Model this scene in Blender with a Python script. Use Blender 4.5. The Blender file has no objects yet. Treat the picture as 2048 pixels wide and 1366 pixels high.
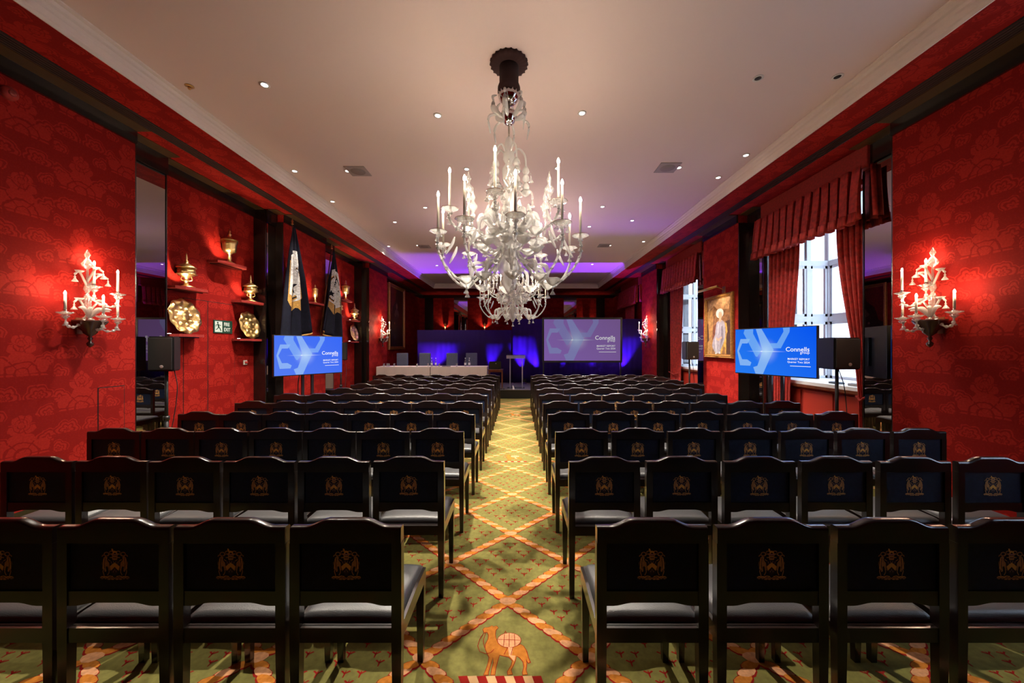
import bpy, bmesh, math, random
from mathutils import Vector, Matrix
random.seed(7)
PI = math.pi
scene = bpy.context.scene
COL = scene.collection

# ------------------------------------------------------------------ camera, world, exposure
EYE = 1.74
cam_data = bpy.data.cameras.new('camera')
cam_data.sensor_width = 36.0
cam_data.lens = 740.0 / 2048.0 * 36.0
cam_data.shift_x = -13.0 / 2048.0
cam_data.shift_y = 10.0 / 2048.0
cam_data.clip_start = 0.05
cam = bpy.data.objects.new('camera', cam_data)
cam.location = (0, 0, EYE)
cam.rotation_euler = (PI / 2, 0, 0)
COL.objects.link(cam)
scene.camera = cam

world = bpy.data.worlds.new('overcast_sky')
scene.world = world
world.use_nodes = True
wb = world.node_tree.nodes['Background']
wb.inputs[0].default_value = (0.62, 0.78, 1.0, 1)
wb.inputs[1].default_value = 8.5

vs = scene.view_settings
vs.view_transform = 'Standard'
vs.look = 'None'
vs.exposure = 0.0
vs.gamma = 1.0
vs.use_curve_mapping = False
cy = scene.cycles
cy.max_bounces = 5
cy.diffuse_bounces = 3
cy.glossy_bounces = 3
cy.transmission_bounces = 3
cy.transparent_max_bounces = 10
cy.caustics_reflective = False
cy.caustics_refractive = False
cy.sample_clamp_indirect = 4.0
cy.sample_clamp_direct = 0.0
cy.use_denoising = True
cy.adaptive_threshold = 0.035

# light levels (watts)
W_CHANDELIER = 4.0
W_SCONCE = 4.6
W_DOWN = 150.0
W_STAGE = 1500.0
W_SHELF = 2.6
SPOTS = []


def lamp(name, kind, loc, watts, color, size=0.02, aim=None, cone=None, blend=0.5, parent=None):
    d = bpy.data.lights.new(name, kind)
    d.energy = watts
    d.color = color
    if kind in ('POINT', 'SPOT'):
        d.shadow_soft_size = size
    if kind == 'SPOT':
        d.spot_size = cone
        d.spot_blend = blend
    o = bpy.data.objects.new(name, d)
    COL.objects.link(o)
    o.location = loc
    if aim is not None:
        v = Vector(aim) - Vector(loc)
        o.rotation_euler = v.to_track_quat('-Z', 'Y').to_euler()
    if parent is not None:
        o.parent = parent
    return o


# ------------------------------------------------------------------ materials
MATS = {}


def lin(c):
    return tuple(((x / 255.0) / 12.92 if x / 255.0 <= 0.04045 else ((x / 255.0 + 0.055) / 1.055) ** 2.4) for x in c)


def mat(name, color=(0.5, 0.5, 0.5), rough=0.5, metal=0.0, spec=0.5, coat=0.0, noise=None, emit=None, estr=0.0, bump=None):
    if name in MATS:
        return MATS[name]
    m = bpy.data.materials.new(name)
    m.use_nodes = True
    nt = m.node_tree
    b = nt.nodes['Principled BSDF']
    b.inputs['Base Color'].default_value = (*color, 1)
    b.inputs['Roughness'].default_value = rough
    b.inputs['Metallic'].default_value = metal
    b.inputs['Specular IOR Level'].default_value = spec
    b.inputs['Coat Weight'].default_value = coat
    b.inputs['Coat Roughness'].default_value = 0.15
    if emit is not None:
        b.inputs['Emission Color'].default_value = (*emit, 1)
        b.inputs['Emission Strength'].default_value = estr
    if noise or bump:
        tc = nt.nodes.new('ShaderNodeTexCoord')
        nz = nt.nodes.new('ShaderNodeTexNoise')
        sc, amt, stretch = noise if noise else (bump[0], 0, (1, 1, 1))
        mp = nt.nodes.new('ShaderNodeMapping')
        mp.inputs['Scale'].default_value = stretch
        nt.links.new(tc.outputs['Object'], mp.inputs['Vector'])
        nt.links.new(mp.outputs['Vector'], nz.inputs['Vector'])
        nz.inputs['Scale'].default_value = sc
        nz.inputs['Detail'].default_value = 3.0
        if noise:
            rp = nt.nodes.new('ShaderNodeValToRGB')
            rp.color_ramp.elements[0].position = 0.3
            rp.color_ramp.elements[1].position = 0.7
            rp.color_ramp.elements[0].color = (*[x * (1 - amt) for x in color], 1)
            rp.color_ramp.elements[1].color = (*[min(1, x * (1 + amt)) for x in color], 1)
            nt.links.new(nz.outputs['Fac'], rp.inputs['Fac'])
            nt.links.new(rp.outputs['Color'], b.inputs['Base Color'])
        if bump:
            bp = nt.nodes.new('ShaderNodeBump')
            bp.inputs['Strength'].default_value = bump[1]
            bp.inputs['Distance'].default_value = 0.004
            nz2 = nt.nodes.new('ShaderNodeTexNoise')
            nz2.inputs['Scale'].default_value = bump[0]
            nt.links.new(tc.outputs['Object'], nz2.inputs['Vector'])
            nt.links.new(nz2.outputs['Fac'], bp.inputs['Height'])
            nt.links.new(bp.outputs['Normal'], b.inputs['Normal'])
    MATS[name] = m
    return m


def emission(name, color, strength):
    if name in MATS:
        return MATS[name]
    m = bpy.data.materials.new(name)
    m.use_nodes = True
    nt = m.node_tree
    nt.nodes.clear()
    e = nt.nodes.new('ShaderNodeEmission')
    e.inputs[0].default_value = (*color, 1)
    e.inputs[1].default_value = strength
    o = nt.nodes.new('ShaderNodeOutputMaterial')
    nt.links.new(e.outputs[0], o.inputs[0])
    MATS[name] = m
    return m


class NT:
    """tiny helper for maths in a node tree"""
    def __init__(self, nt):
        self.nt = nt

    def m(self, op, a, b=None, c=None):
        n = self.nt.nodes.new('ShaderNodeMath')
        n.operation = op
        for i, v in enumerate((a, b, c)):
            if v is None:
                continue
            if isinstance(v, (int, float)):
                n.inputs[i].default_value = v
            else:
                self.nt.links.new(v, n.inputs[i])
        return n.outputs[0]


def damask(name, dark, light, rough=0.75, tw=0.50, th=0.80, flat=False):
    """mirrored, repeating scroll pattern woven in two reds"""
    m = bpy.data.materials.new(name)
    m.use_nodes = True
    nt = m.node_tree
    b = nt.nodes['Principled BSDF']
    b.inputs['Roughness'].default_value = rough
    b.inputs['Specular IOR Level'].default_value = 0.12
    b.inputs['Sheen Weight'].default_value = 0.0
    k = NT(nt)
    g = nt.nodes.new('ShaderNodeNewGeometry')
    s = nt.nodes.new('ShaderNodeSeparateXYZ')
    nt.links.new(g.outputs['Position'], s.inputs[0])
    u = s.outputs[1] if flat else k.m('ADD', s.outputs[0], s.outputs[1])
    v = s.outputs[0] if flat else s.outputs[2]
    iu = k.m('DIVIDE', u, tw)
    col = k.m('FLOOR', iu)
    odd = k.m('MODULO', k.m('ABSOLUTE', col), 2.0)
    fu = k.m('SUBTRACT', k.m('FRACT', iu), 0.5)          # -0.5..0.5
    au = k.m('MULTIPLY', k.m('ABSOLUTE', fu), tw)
    iv = k.m('ADD', k.m('DIVIDE', v, th), k.m('MULTIPLY', odd, 0.5))
    fv = k.m('SUBTRACT', k.m('FRACT', iv), 0.5)
    dv = k.m('MULTIPLY', fv, th)
    wob = nt.nodes.new('ShaderNodeTexNoise')
    wob.inputs['Scale'].default_value = 11.0
    wob.inputs['Detail'].default_value = 2.0
    nt.links.new(g.outputs['Position'], wob.inputs['Vector'])
    wv = k.m('MULTIPLY', k.m('SUBTRACT', wob.outputs['Fac'], 0.5), 0.07)

    def polar(cu, cv, squash=1.0):
        x = k.m('SUBTRACT', au, cu)
        y = k.m('SUBTRACT', dv, cv)
        r = k.m('SQRT', k.m('ADD', k.m('MULTIPLY', k.m('MULTIPLY', x, x), squash), k.m('MULTIPLY', y, y)))
        return k.m('ADD', r, wv), k.m('ARCTAN2', y, k.m('ADD', x, 0.0001)), y

    def fan(cv, R, lobes, up, squash=1.0):
        """half palmette: scalloped edge, ribs between the petals, an arc across them"""
        r, t, y = polar(0.0, cv, squash)
        sc = k.m('ABSOLUTE', k.m('SINE', k.m('MULTIPLY', t, lobes)))
        edge = k.m('LESS_THAN', k.m('SUBTRACT', r, k.m('MULTIPLY', sc, R * 0.22)), R * 0.80)
        ribs = k.m('GREATER_THAN', sc, 0.16)
        arc = k.m('GREATER_THAN', k.m('ABSOLUTE', k.m('SUBTRACT', r, R * 0.55)), R * 0.035)
        arc2 = k.m('GREATER_THAN', k.m('ABSOLUTE', k.m('SUBTRACT', r, R * 0.26)), R * 0.035)
        side = k.m('GREATER_THAN', k.m('MULTIPLY', y, 1.0 if up else -1.0), -R * 0.12)
        return k.m('MULTIPLY', k.m('MULTIPLY', k.m('MULTIPLY', edge, ribs), k.m('MULTIPLY', arc, arc2)), side)

    def cloud(cu, cv, R, lobes):
        """curled leaf: scalloped half rosette with layered arcs"""
        r, t, y = polar(cu, cv, 0.85)
        sc = k.m('ABSOLUTE', k.m('SINE', k.m('MULTIPLY', k.m('ADD', t, 0.4), lobes)))
        rr_ = k.m('SUBTRACT', r, k.m('MULTIPLY', sc, R * 0.2))
        lay = k.m('GREATER_THAN', k.m('SINE', k.m('MULTIPLY', rr_, 2 * PI / (R * 0.36))), -0.35)
        return k.m('MULTIPLY', k.m('MULTIPLY', k.m('LESS_THAN', rr_, R * 0.8), lay), k.m('GREATER_THAN', y, -R * 0.25))
    shapes = [fan(-0.13, 0.21, 3.5, True, 0.8), fan(0.16, 0.12, 2.5, False), fan(0.17, 0.10, 2.5, True, 1.4), cloud(0.20, -0.02, 0.11, 2.5), cloud(0.13, -0.36, 0.12, 3.0), cloud(0.21, 0.25, 0.10, 2.5)]
    tot = shapes[0]
    for s_ in shapes[1:]:
        tot = k.m('MAXIMUM', tot, s_)
    fine = nt.nodes.new('ShaderNodeTexNoise')
    fine.inputs['Scale'].default_value = 60.0
    fine.inputs['Detail'].default_value = 4.0
    nt.links.new(g.outputs['Position'], fine.inputs['Vector'])
    amt = k.m('ADD', k.m('MULTIPLY', tot, 0.55), k.m('MULTIPLY', k.m('SUBTRACT', fine.outputs['Fac'], 0.5), 0.9))
    mx = nt.nodes.new('ShaderNodeMix')
    mx.data_type = 'RGBA'
    nt.links.new(amt, mx.inputs[0])
    mx.inputs[6].default_value = (*dark, 1)
    mx.inputs[7].default_value = (*light, 1)
    nt.links.new(mx.outputs[2], b.inputs['Base Color'])
    MATS[name] = m
    return m


def clear(name, tint=(1, 1, 1), gloss=0.1, white=0.0, rough=0.05):
    """clear or milky blown glass: transparent + gloss + a little scattering"""
    if name in MATS:
        return MATS[name]
    m = bpy.data.materials.new(name)
    m.use_nodes = True
    nt = m.node_tree
    nt.nodes.clear()
    o = nt.nodes.new('ShaderNodeOutputMaterial')
    tr = nt.nodes.new('ShaderNodeBsdfTransparent'); tr.inputs[0].default_value = (*tint, 1)
    gl = nt.nodes.new('ShaderNodeBsdfGlossy'); gl.inputs['Roughness'].default_value = rough
    a = nt.nodes.new('ShaderNodeMixShader'); a.inputs[0].default_value = gloss
    lw = nt.nodes.new('ShaderNodeLayerWeight'); lw.inputs['Blend'].default_value = 0.35
    k = NT(nt)
    f = k.m('ADD', k.m('MULTIPLY', lw.outputs['Facing'], 0.55), gloss)
    nt.links.new(f, a.inputs[0])
    nt.links.new(tr.outputs[0], a.inputs[1]); nt.links.new(gl.outputs[0], a.inputs[2])
    out = a
    if white > 0:
        df = nt.nodes.new('ShaderNodeBsdfDiffuse'); df.inputs[0].default_value = (0.92, 0.9, 0.88, 1)
        tl = nt.nodes.new('ShaderNodeBsdfTranslucent'); tl.inputs[0].default_value = (0.92, 0.9, 0.88, 1)
        mm = nt.nodes.new('ShaderNodeMixShader'); mm.inputs[0].default_value = 0.5
        nt.links.new(df.outputs[0], mm.inputs[1]); nt.links.new(tl.outputs[0], mm.inputs[2])
        c = nt.nodes.new('ShaderNodeMixShader'); c.inputs[0].default_value = white
        nt.links.new(a.outputs[0], c.inputs[1]); nt.links.new(mm.outputs[0], c.inputs[2])
        out = c
    nt.links.new(out.outputs[0], o.inputs[0])
    MATS[name] = m
    return m


RED = damask('red_damask', (0.21, 0.0060, 0.0045), (0.40, 0.020, 0.013))
RED_SOFFIT = damask('red_damask_soffit', (0.21, 0.0060, 0.0045), (0.40, 0.020, 0.013), flat=True)
RED_PLAIN = mat('plain_red_fabric', (0.27, 0.012, 0.008), 0.8, noise=(30, 0.2, (1, 1, 1)))
CURTAIN = mat('red_curtain_damask', (0.34, 0.016, 0.012), 0.7, noise=(18, 0.4, (1, 1, 1)))
FRINGE = mat('red_fringe', (0.30, 0.014, 0.010), 0.85, noise=(60, 0.4, (1, 1, 0.1)))
WOOD_BLACK = mat('black_lacquered_wood', (0.012, 0.007, 0.006), 0.2, coat=0.6)
WOOD = mat('dark_mahogany', (0.008, 0.0032, 0.0026), 0.3, spec=0.35, coat=1.0, noise=(9, 0.35, (1, 1, 0.15)))
BRONZE = mat('bronze_strip', (0.14, 0.075, 0.03), 0.35, metal=0.6)
LEATHER = mat('navy_leather', (0.055, 0.056, 0.060), 0.36, spec=0.6, bump=(240, 0.25))
LEATHER_BACK = mat('navy_leather_back', (0.006, 0.012, 0.034), 0.55, spec=0.25, noise=(40, 0.25, (1, 1, 1)))
PLASTER = mat('ceiling_plaster', (0.67, 0.53, 0.51), 0.85)
CORNICE = mat('cornice_paint', (0.74, 0.62, 0.58), 0.7)
WHITE = mat('white_window_paint', (0.82, 0.84, 0.87), 0.45)
BLACK = mat('matte_black', (0.008, 0.008, 0.009), 0.5)
BLACK_PLASTIC = mat('black_plastic', (0.012, 0.012, 0.014), 0.38)
STAGE_BLACK = mat('stage_black', (0.01, 0.01, 0.011), 0.35)
STAGE_TOP = mat('stage_top_grey', (0.16, 0.15, 0.15), 0.3)
DRAPE = mat('dark_blue_drape', (0.024, 0.012, 0.070), 0.95, spec=0.1)
GOLD = mat('polished_gilt', (0.95, 0.68, 0.30), 0.32, metal=1.0, bump=(70, 0.6))
GOLD_ORNATE = mat('chased_gilt', (0.95, 0.66, 0.27), 0.3, metal=1.0, bump=(28, 1.0))
GILT_FRAME = mat('gilt_frame', (0.42, 0.20, 0.05), 0.38, metal=0.55, noise=(30, 0.3, (1, 1, 1)))
BRASS = mat('brass', (0.6, 0.36, 0.14), 0.3, metal=1.0)
STEEL = mat('brushed_steel', (0.45, 0.45, 0.47), 0.3, metal=1.0)
SILVER = mat('silvered_glass', (0.75, 0.72, 0.7), 0.08, metal=1.0)
MURANO = clear('murano_glass', gloss=0.24, white=0.50, rough=0.10)
MURANO_CLEAR = clear('murano_clear', gloss=0.2, white=0.22, rough=0.06)
AMBER_RIM = mat('amber_rim', (0.28, 0.09, 0.04), 0.2, spec=0.6)
ARM_METAL = mat('arm_glass_dark', (0.20, 0.15, 0.12), 0.12, spec=0.8)
CANDLE = mat('candle_wax', (0.85, 0.78, 0.68), 0.5)
FLAME = emission('candle_bulb', (1.0, 0.86, 0.62), 140.0)
LAMP_ON = emission('downlight_lens', (1.0, 0.93, 0.82), 14.0)
VELVET = mat('dark_red_velvet', (0.022, 0.003, 0.003), 0.9)
PANE = clear('window_pane', gloss=0.04)
ACRYLIC = clear('clear_acrylic', tint=(0.93, 0.94, 0.98), gloss=0.12, white=0.03)
BOTTLE = clear('bottle_glass', tint=(0.9, 0.93, 0.97), gloss=0.2, white=0.08)
CLOTH = mat('white_tablecloth', (0.72, 0.60, 0.57), 0.85)
UPHOLSTERY = mat('blue_grey_upholstery', (0.10, 0.12, 0.19), 0.8, noise=(30, 0.15, (1, 1, 1)))
PAPER = mat('white_paper', (0.8, 0.8, 0.8), 0.7)
BROWN_WOOD = mat('brown_table_wood', (0.13, 0.035, 0.015), 0.3, coat=0.4, noise=(10, 0.3, (1, 1, 0.2)))
FLAG = mat('navy_flag_cloth', (0.006, 0.007, 0.018), 0.7, spec=0.2, noise=(14, 0.25, (1, 1, 1)))
FLAG_SILVER = mat('silver_embroidery', (0.80, 0.78, 0.76), 0.5, noise=(30, 0.35, (1, 1, 1)))
FLAG_GOLD = mat('gold_embroidery', (0.55, 0.30, 0.07), 0.5, noise=(45, 0.3, (1, 1, 1)))
GREY_FABRIC = mat('grey_fabric', (0.3, 0.3, 0.32), 0.8)


def mirror_mat():
    m = bpy.data.materials.new('smoked_mirror')
    m.use_nodes = True
    b = m.node_tree.nodes['Principled BSDF']
    b.inputs['Base Color'].default_value = (0.42, 0.39, 0.37, 1)
    b.inputs['Metallic'].default_value = 1.0
    b.inputs['Roughness'].default_value = 0.0
    return m


MIRROR = mirror_mat()


# ------------------------------------------------------------------ mesh building
class MB:
    """collects shapes and links them as ONE mesh object"""
    def __init__(self):
        self.v = []
        self.f = []
        self.mi = []
        self.sm = []
        self.mats = []
        self.cur = 0
        self.smooth = False

    def use(self, m, smooth=None):
        if m not in self.mats:
            self.mats.append(m)
        self.cur = self.mats.index(m)
        if smooth is not None:
            self.smooth = smooth
        return self

    def add(self, verts, faces, smooth=None):
        o = len(self.v)
        self.v.extend([tuple(p) for p in verts])
        for f in faces:
            self.f.append(tuple(i + o for i in f))
            self.mi.append(self.cur)
            self.sm.append(self.smooth if smooth is None else smooth)
        return self

    def box(self, x0, x1, y0, y1, z0, z1):
        x0, x1 = min(x0, x1), max(x0, x1)
        y0, y1 = min(y0, y1), max(y0, y1)
        z0, z1 = min(z0, z1), max(z0, z1)
        v = [(x0, y0, z0), (x1, y0, z0), (x1, y1, z0), (x0, y1, z0), (x0, y0, z1), (x1, y0, z1), (x1, y1, z1), (x0, y1, z1)]
        return self.add(v, [(0, 3, 2, 1), (4, 5, 6, 7), (0, 1, 5, 4), (1, 2, 6, 5), (2, 3, 7, 6), (3, 0, 4, 7)], smooth=False)

    def rbox(self, x0, x1, y0, y1, z0, z1, r=0.008, seg=2):
        """box with rounded edges"""
        bm = bmesh.new()
        bmesh.ops.create_cube(bm, size=1.0)
        for p in bm.verts:
            p.co = Vector(((x0 + x1) / 2 + p.co.x * (x1 - x0), (y0 + y1) / 2 + p.co.y * (y1 - y0), (z0 + z1) / 2 + p.co.z * (z1 - z0)))
        bmesh.ops.bevel(bm, geom=bm.edges[:], offset=r, segments=seg, profile=0.5, affect='EDGES')
        self.frombm(bm, smooth=False)
        return self

    def frombm(self, bm, smooth=None, mtx=None):
        bm.verts.index_update()
        vs = [(mtx @ p.co if mtx else p.co) for p in bm.verts]
        self.add(vs, [[q.index for q in f.verts] for f in bm.faces], smooth)
        bm.free()
        return self

    def prism(self, pts, axis, a, b):
        """2D outline pushed along an axis from a to b; pts are (p, q) in the other two axes"""
        def P(p, q, w):
            return (w, p, q) if axis == 'x' else (p, w, q) if axis == 'y' else (p, q, w)
        n = len(pts)
        v = [P(p, q, a) for p, q in pts] + [P(p, q, b) for p, q in pts]
        f = [tuple(range(n - 1, -1, -1)), tuple(range(n, 2 * n))]
        f += [(i, (i + 1) % n, n + (i + 1) % n, n + i) for i in range(n)]
        return self.add(v, f, smooth=False)

    def taper(self, x, y, z0, z1, w0, d0, w1, d1, dx=0, dy=0):
        """square post tapering from (w0,d0) at z0 to (w1,d1) at z1"""
        v = []
        for z, w, d, ox, oy in ((z0, w0, d0, dx, dy), (z1, w1, d1, 0, 0)):
            v += [(x + ox - w / 2, y + oy - d / 2, z), (x + ox + w / 2, y + oy - d / 2, z), (x + ox + w / 2, y + oy + d / 2, z), (x + ox - w / 2, y + oy + d / 2, z)]
        return self.add(v, [(0, 3, 2, 1), (4, 5, 6, 7), (0, 1, 5, 4), (1, 2, 6, 5), (2, 3, 7, 6), (3, 0, 4, 7)], smooth=False)

    def lathe(self, prof, seg=16, c=(0, 0, 0), lobes=0, amp=0.0, mtx=None, smooth=True, cap=True):
        """turned shape; prof [(r, z)], lobes scallop the outline"""
        v, f = [], []
        n = len(prof)
        for r, z in prof:
            for i in range(seg):
                t = 2 * PI * i / seg
                rr = r * (1 + amp * math.cos(lobes * t)) if lobes else r
                p = Vector((rr * math.cos(t), rr * math.sin(t), z))
                if mtx:
                    p = mtx @ p
                v.append((p.x + c[0], p.y + c[1], p.z + c[2]))
        for j in range(n - 1):
            for i in range(seg):
                a, b = j * seg + i, j * seg + (i + 1) % seg
                f.append((a, b, b + seg, a + seg))
        if cap:
            f.append(tuple(range(seg - 1, -1, -1)))
            f.append(tuple((n - 1) * seg + i for i in range(seg)))
        return self.add(v, f, smooth)

    def tube(self, pts, r, seg=8, cap=True):
        """round bar along a path; r a number or one per point"""
        pts = [Vector(p) for p in pts]
        n = len(pts)
        rs = [r] * n if isinstance(r, (int, float)) else list(r)
        v, f = [], []
        ref = None
        for i, p in enumerate(pts):
            d = (pts[min(i + 1, n - 1)] - pts[max(i - 1, 0)]).normalized()
            if ref is None:
                ref = Vector((0, 0, 1)) if abs(d.z) < 0.9 else Vector((1, 0, 0))
            a = d.cross(ref).normalized()
            b = d.cross(a).normalized()
            ref = a.cross(d) * -1 if False else ref
            if a.length < 1e-6:
                a = Vector((1, 0, 0)); b = d.cross(a)
            for k in range(seg):
                t = 2 * PI * k / seg
                v.append(p + (a * math.cos(t) + b * math.sin(t)) * rs[i])
        for i in range(n - 1):
            for k in range(seg):
                q, w = i * seg + k, i * seg + (k + 1) % seg
                f.append((q, w, w + seg, q + seg))
        if cap:
            f.append(tuple(range(seg - 1, -1, -1)))
            f.append(tuple((n - 1) * seg + k for k in range(seg)))
        return self.add(v, f, True)

    def ball(self, c, rx, ry=None, rz=None, u=10, w=6):
        ry = rx if ry is None else ry
        rz = rx if rz is None else rz
        v = [(c[0], c[1], c[2] - rz)]
        for j in range(1, w):
            a = -PI / 2 + PI * j / w
            for i in range(u):
                t = 2 * PI * i / u
                v.append((c[0] + rx * math.cos(a) * math.cos(t), c[1] + ry * math.cos(a) * math.sin(t), c[2] + rz * math.sin(a)))
        v.append((c[0], c[1], c[2] + rz))
        f = [(0, 1 + (i + 1) % u, 1 + i) for i in range(u)]
        for j in range(w - 2):
            for i in range(u):
                a, b = 1 + j * u + i, 1 + j * u + (i + 1) % u
                f.append((a, b, b + u, a + u))
        t = len(v) - 1
        o = 1 + (w - 2) * u
        f += [(o + i, o + (i + 1) % u, t) for i in range(u)]
        return self.add(v, f, True)

    def sheet(self, fn, nu, nv, thick=0.006, off=None):
        """cloth: fn(u, v) -> point, u and v in 0..1; given a thickness along off(u, v) or its normal"""
        P = [[Vector(fn(i / nu, j / nv)) for i in range(nu + 1)] for j in range(nv + 1)]
        N = []
        for j in range(nv + 1):
            row = []
            for i in range(nu + 1):
                a = P[j][min(i + 1, nu)] - P[j][max(i - 1, 0)]
                b = P[min(j + 1, nv)][i] - P[max(j - 1, 0)][i]
                c = a.cross(b)
                row.append(c.normalized() if c.length > 1e-9 else Vector((0, 0, 1)))
            N.append(row)
        v = [P[j][i] for j in range(nv + 1) for i in range(nu + 1)]
        m = len(v)
        v += [P[j][i] - N[j][i] * thick for j in range(nv + 1) for i in range(nu + 1)]
        W = nu + 1
        f = []
        for j in range(nv):
            for i in range(nu):
                a = j * W + i
                f.append((a, a + 1, a + 1 + W, a + W))
                f.append((m + a, m + a + W, m + a + 1 + W, m + a + 1))
        for i in range(nu):
            a, b = i, nv * W + i
            f.append((a, m + a, m + a + 1, a + 1))
            f.append((b, b + 1, m + b + 1, m + b))
        for j in range(nv):
            a, b = j * W, j * W + nu
            f.append((a, a + W, m + a + W, m + a))
            f.append((b, m + b, m + b + W, b + W))
        return self.add(v, f, True)

    def poly(self, pts):
        return self.add(pts, [tuple(range(len(pts)))], smooth=False)

    def build(self, name, m=None, parent=None, smooth_all=None):
        me = bpy.data.meshes.new(name)
        me.from_pydata(self.v, [], self.f)
        if m is not None and not self.mats:
            self.mats = [m]
        for x in (self.mats or []):
            me.materials.append(x)
        for p, i, s in zip(me.polygons, self.mi, self.sm):
            p.material_index = i
            p.use_smooth = s
        me.update()
        o = bpy.data.objects.new(name, me)
        COL.objects.link(o)
        if parent is not None:
            o.parent = parent
        return o


def thing(name, label, cat, loc=(0, 0, 0), rz=0.0, group=None):
    o = bpy.data.objects.new(name, None)
    o.empty_display_size = 0.1
    COL.objects.link(o)
    o.location = loc
    o.rotation_euler = (0, 0, rz)
    o['label'] = label
    o['category'] = cat
    if group:
        o['group'] = group
    return o


def tag(o, label, cat, group=None):
    o['label'] = label
    o['category'] = cat
    if group:
        o['group'] = group
    return o


def struct(name, mb, m=None):
    o = mb.build(name, m)
    o['kind'] = 'structure'
    return o


def copy_tree(o, parent=None):
    c = o.copy()
    COL.objects.link(c)
    if parent is not None:
        c.parent = parent
    for ch in list(o.children):
        copy_tree(ch, c)
    return c


def curve(pts, n=6):
    """smooth path through points (Catmull-Rom)"""
    P = [Vector(p) for p in pts]
    P = [P[0] * 2 - P[1]] + P + [P[-1] * 2 - P[-2]]
    out = []
    for i in range(1, len(P) - 2):
        for k in range(n):
            t = k / n
            a, b, c, d = P[i - 1], P[i], P[i + 1], P[i + 2]
            out.append(0.5 * ((2 * b) + (c - a) * t + (2 * a - 5 * b + 4 * c - d) * t * t + (3 * b - a - 3 * c + d) * t ** 3))
    out.append(P[-2])
    return out


def text_mesh(body, size, bold=0.0, align='RIGHT'):
    c = bpy.data.curves.new('lettering', 'FONT')
    c.body = body
    c.size = size
    c.align_x = align
    c.offset = bold
    c.resolution_u = 3
    o = bpy.data.objects.new('lettering', c)
    COL.objects.link(o)
    dg = bpy.context.evaluated_depsgraph_get()
    me = bpy.data.meshes.new_from_object(o.evaluated_get(dg))
    bpy.data.objects.remove(o)
    vs = [tuple(p.co) for p in me.vertices]
    fs = [tuple(p.vertices) for p in me.polygons]
    bpy.data.meshes.remove(me)
    return vs, fs

# ------------------------------------------------------------------ the room shell
ZP, ZB, ZC = 4.325, 4.50, 4.72        # panel top, soffit, ceiling
YB, YR = 19.8, -3.0                   # far wall, rear wall
OUT_L, OUT_R = -5.75, 5.5

# left wall: (x, y0, y1, finish)
LEFT = [(-4.90, YR, 4.73, 'red'), (-5.12, 4.73, 5.38, 'mir'), (-5.30, 5.38, 7.42, 'red'), (-5.06, 7.42, 7.72, 'mir'),
        (-4.90, 7.72, 9.39, 'red'), (-5.06, 9.39, 10.12, 'mir'), (-5.30, 10.12, 11.95, 'red'), (-5.06, 11.95, 12.15, 'mir'),
        (-4.90, 12.15, 13.79, 'red'), (-5.30, 13.79, YB, 'red')]
RIGHT = [(4.60, YR, 0.07, 'red'), (4.82, 0.07, 0.52, 'mir'), (5.05, 0.52, 2.65, 'bay'), (4.82, 2.65, 3.10, 'mir'), (4.60, 3.10, 4.55, 'red'), (4.82, 4.55, 5.17, 'mir'), (5.05, 5.17, 7.30, 'bay'), (4.82, 7.30, 7.75, 'mir'),
         (4.60, 7.75, 9.20, 'red'), (4.82, 9.20, 9.95, 'mir'), (5.05, 9.95, 11.95, 'bay'), (4.82, 11.95, 12.33, 'mir'),
         (4.60, 12.33, 13.79, 'red'), (5.05, 13.79, YB, 'red')]


def side_wall(name, segs, out, s):
    """s = +1 when the wall stands at positive x"""
    for x, y0, y1, k in segs:
        w = MB().use(RED)
        if k == 'red':
            w.box(x, out, y0, y1, 0, ZC + 0.2)
        elif k == 'mir':
            w.use(WOOD_BLACK).box(x + s * 0.012, out, y0, y1, 0, ZC + 0.2).use(RED)
        else:                                     # window bay: piers beside an opening, wall below and above
            w.use(RED_PLAIN).box(x, out, y0, y1, 0, 1.07)
            w.box(x, out, y0, y1, 4.12, ZC + 0.2)
            w.box(x, x + 0.12, y0, y0 + 0.10, 1.07, 4.12).box(x, x + 0.12, y1 - 0.10, y1, 1.07, 4.12).use(RED)
        struct(name, w)


side_wall('wall_left', LEFT, OUT_L, -1)
side_wall('wall_right', RIGHT, OUT_R, 1)

# black lacquered returns where the wall steps, one trim each
n_trim = 0


def trim(mb, m=None):
    global n_trim
    n_trim += 1
    return struct('trim_%d' % n_trim, mb, m)


for segs, s in ((LEFT, -1), (RIGHT, 1)):
    for a, b in zip(segs, segs[1:]):
        y = b[1]
        deep, near = (a[0], b[0]) if abs(a[0]) > abs(b[0]) else (b[0], a[0])
        if abs(a[0]) > abs(b[0]):                 # return faces the viewer
            trim(MB().box(near + s * 0.004, deep, y - 0.018, y, 0, ZP), WOOD_BLACK)
        else:
            trim(MB().box(near + s * 0.004, deep, y, y + 0.018, 0, ZP), WOOD_BLACK)
    # header band and bronze strip following the steps
    hb = MB().use(WOOD_BLACK)
    bz = MB().use(BRONZE)
    for x, y0, y1, k in segs:
        hb.box(x - s * 0.03, x, y0, y1, ZP - (0.0 if k == 'red' else 0.09), ZB)
        bz.box(x - s * 0.20, x - s * 0.03, y0, y1, ZB - 0.014, ZB)
    trim(hb)
    trim(bz)

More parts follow.
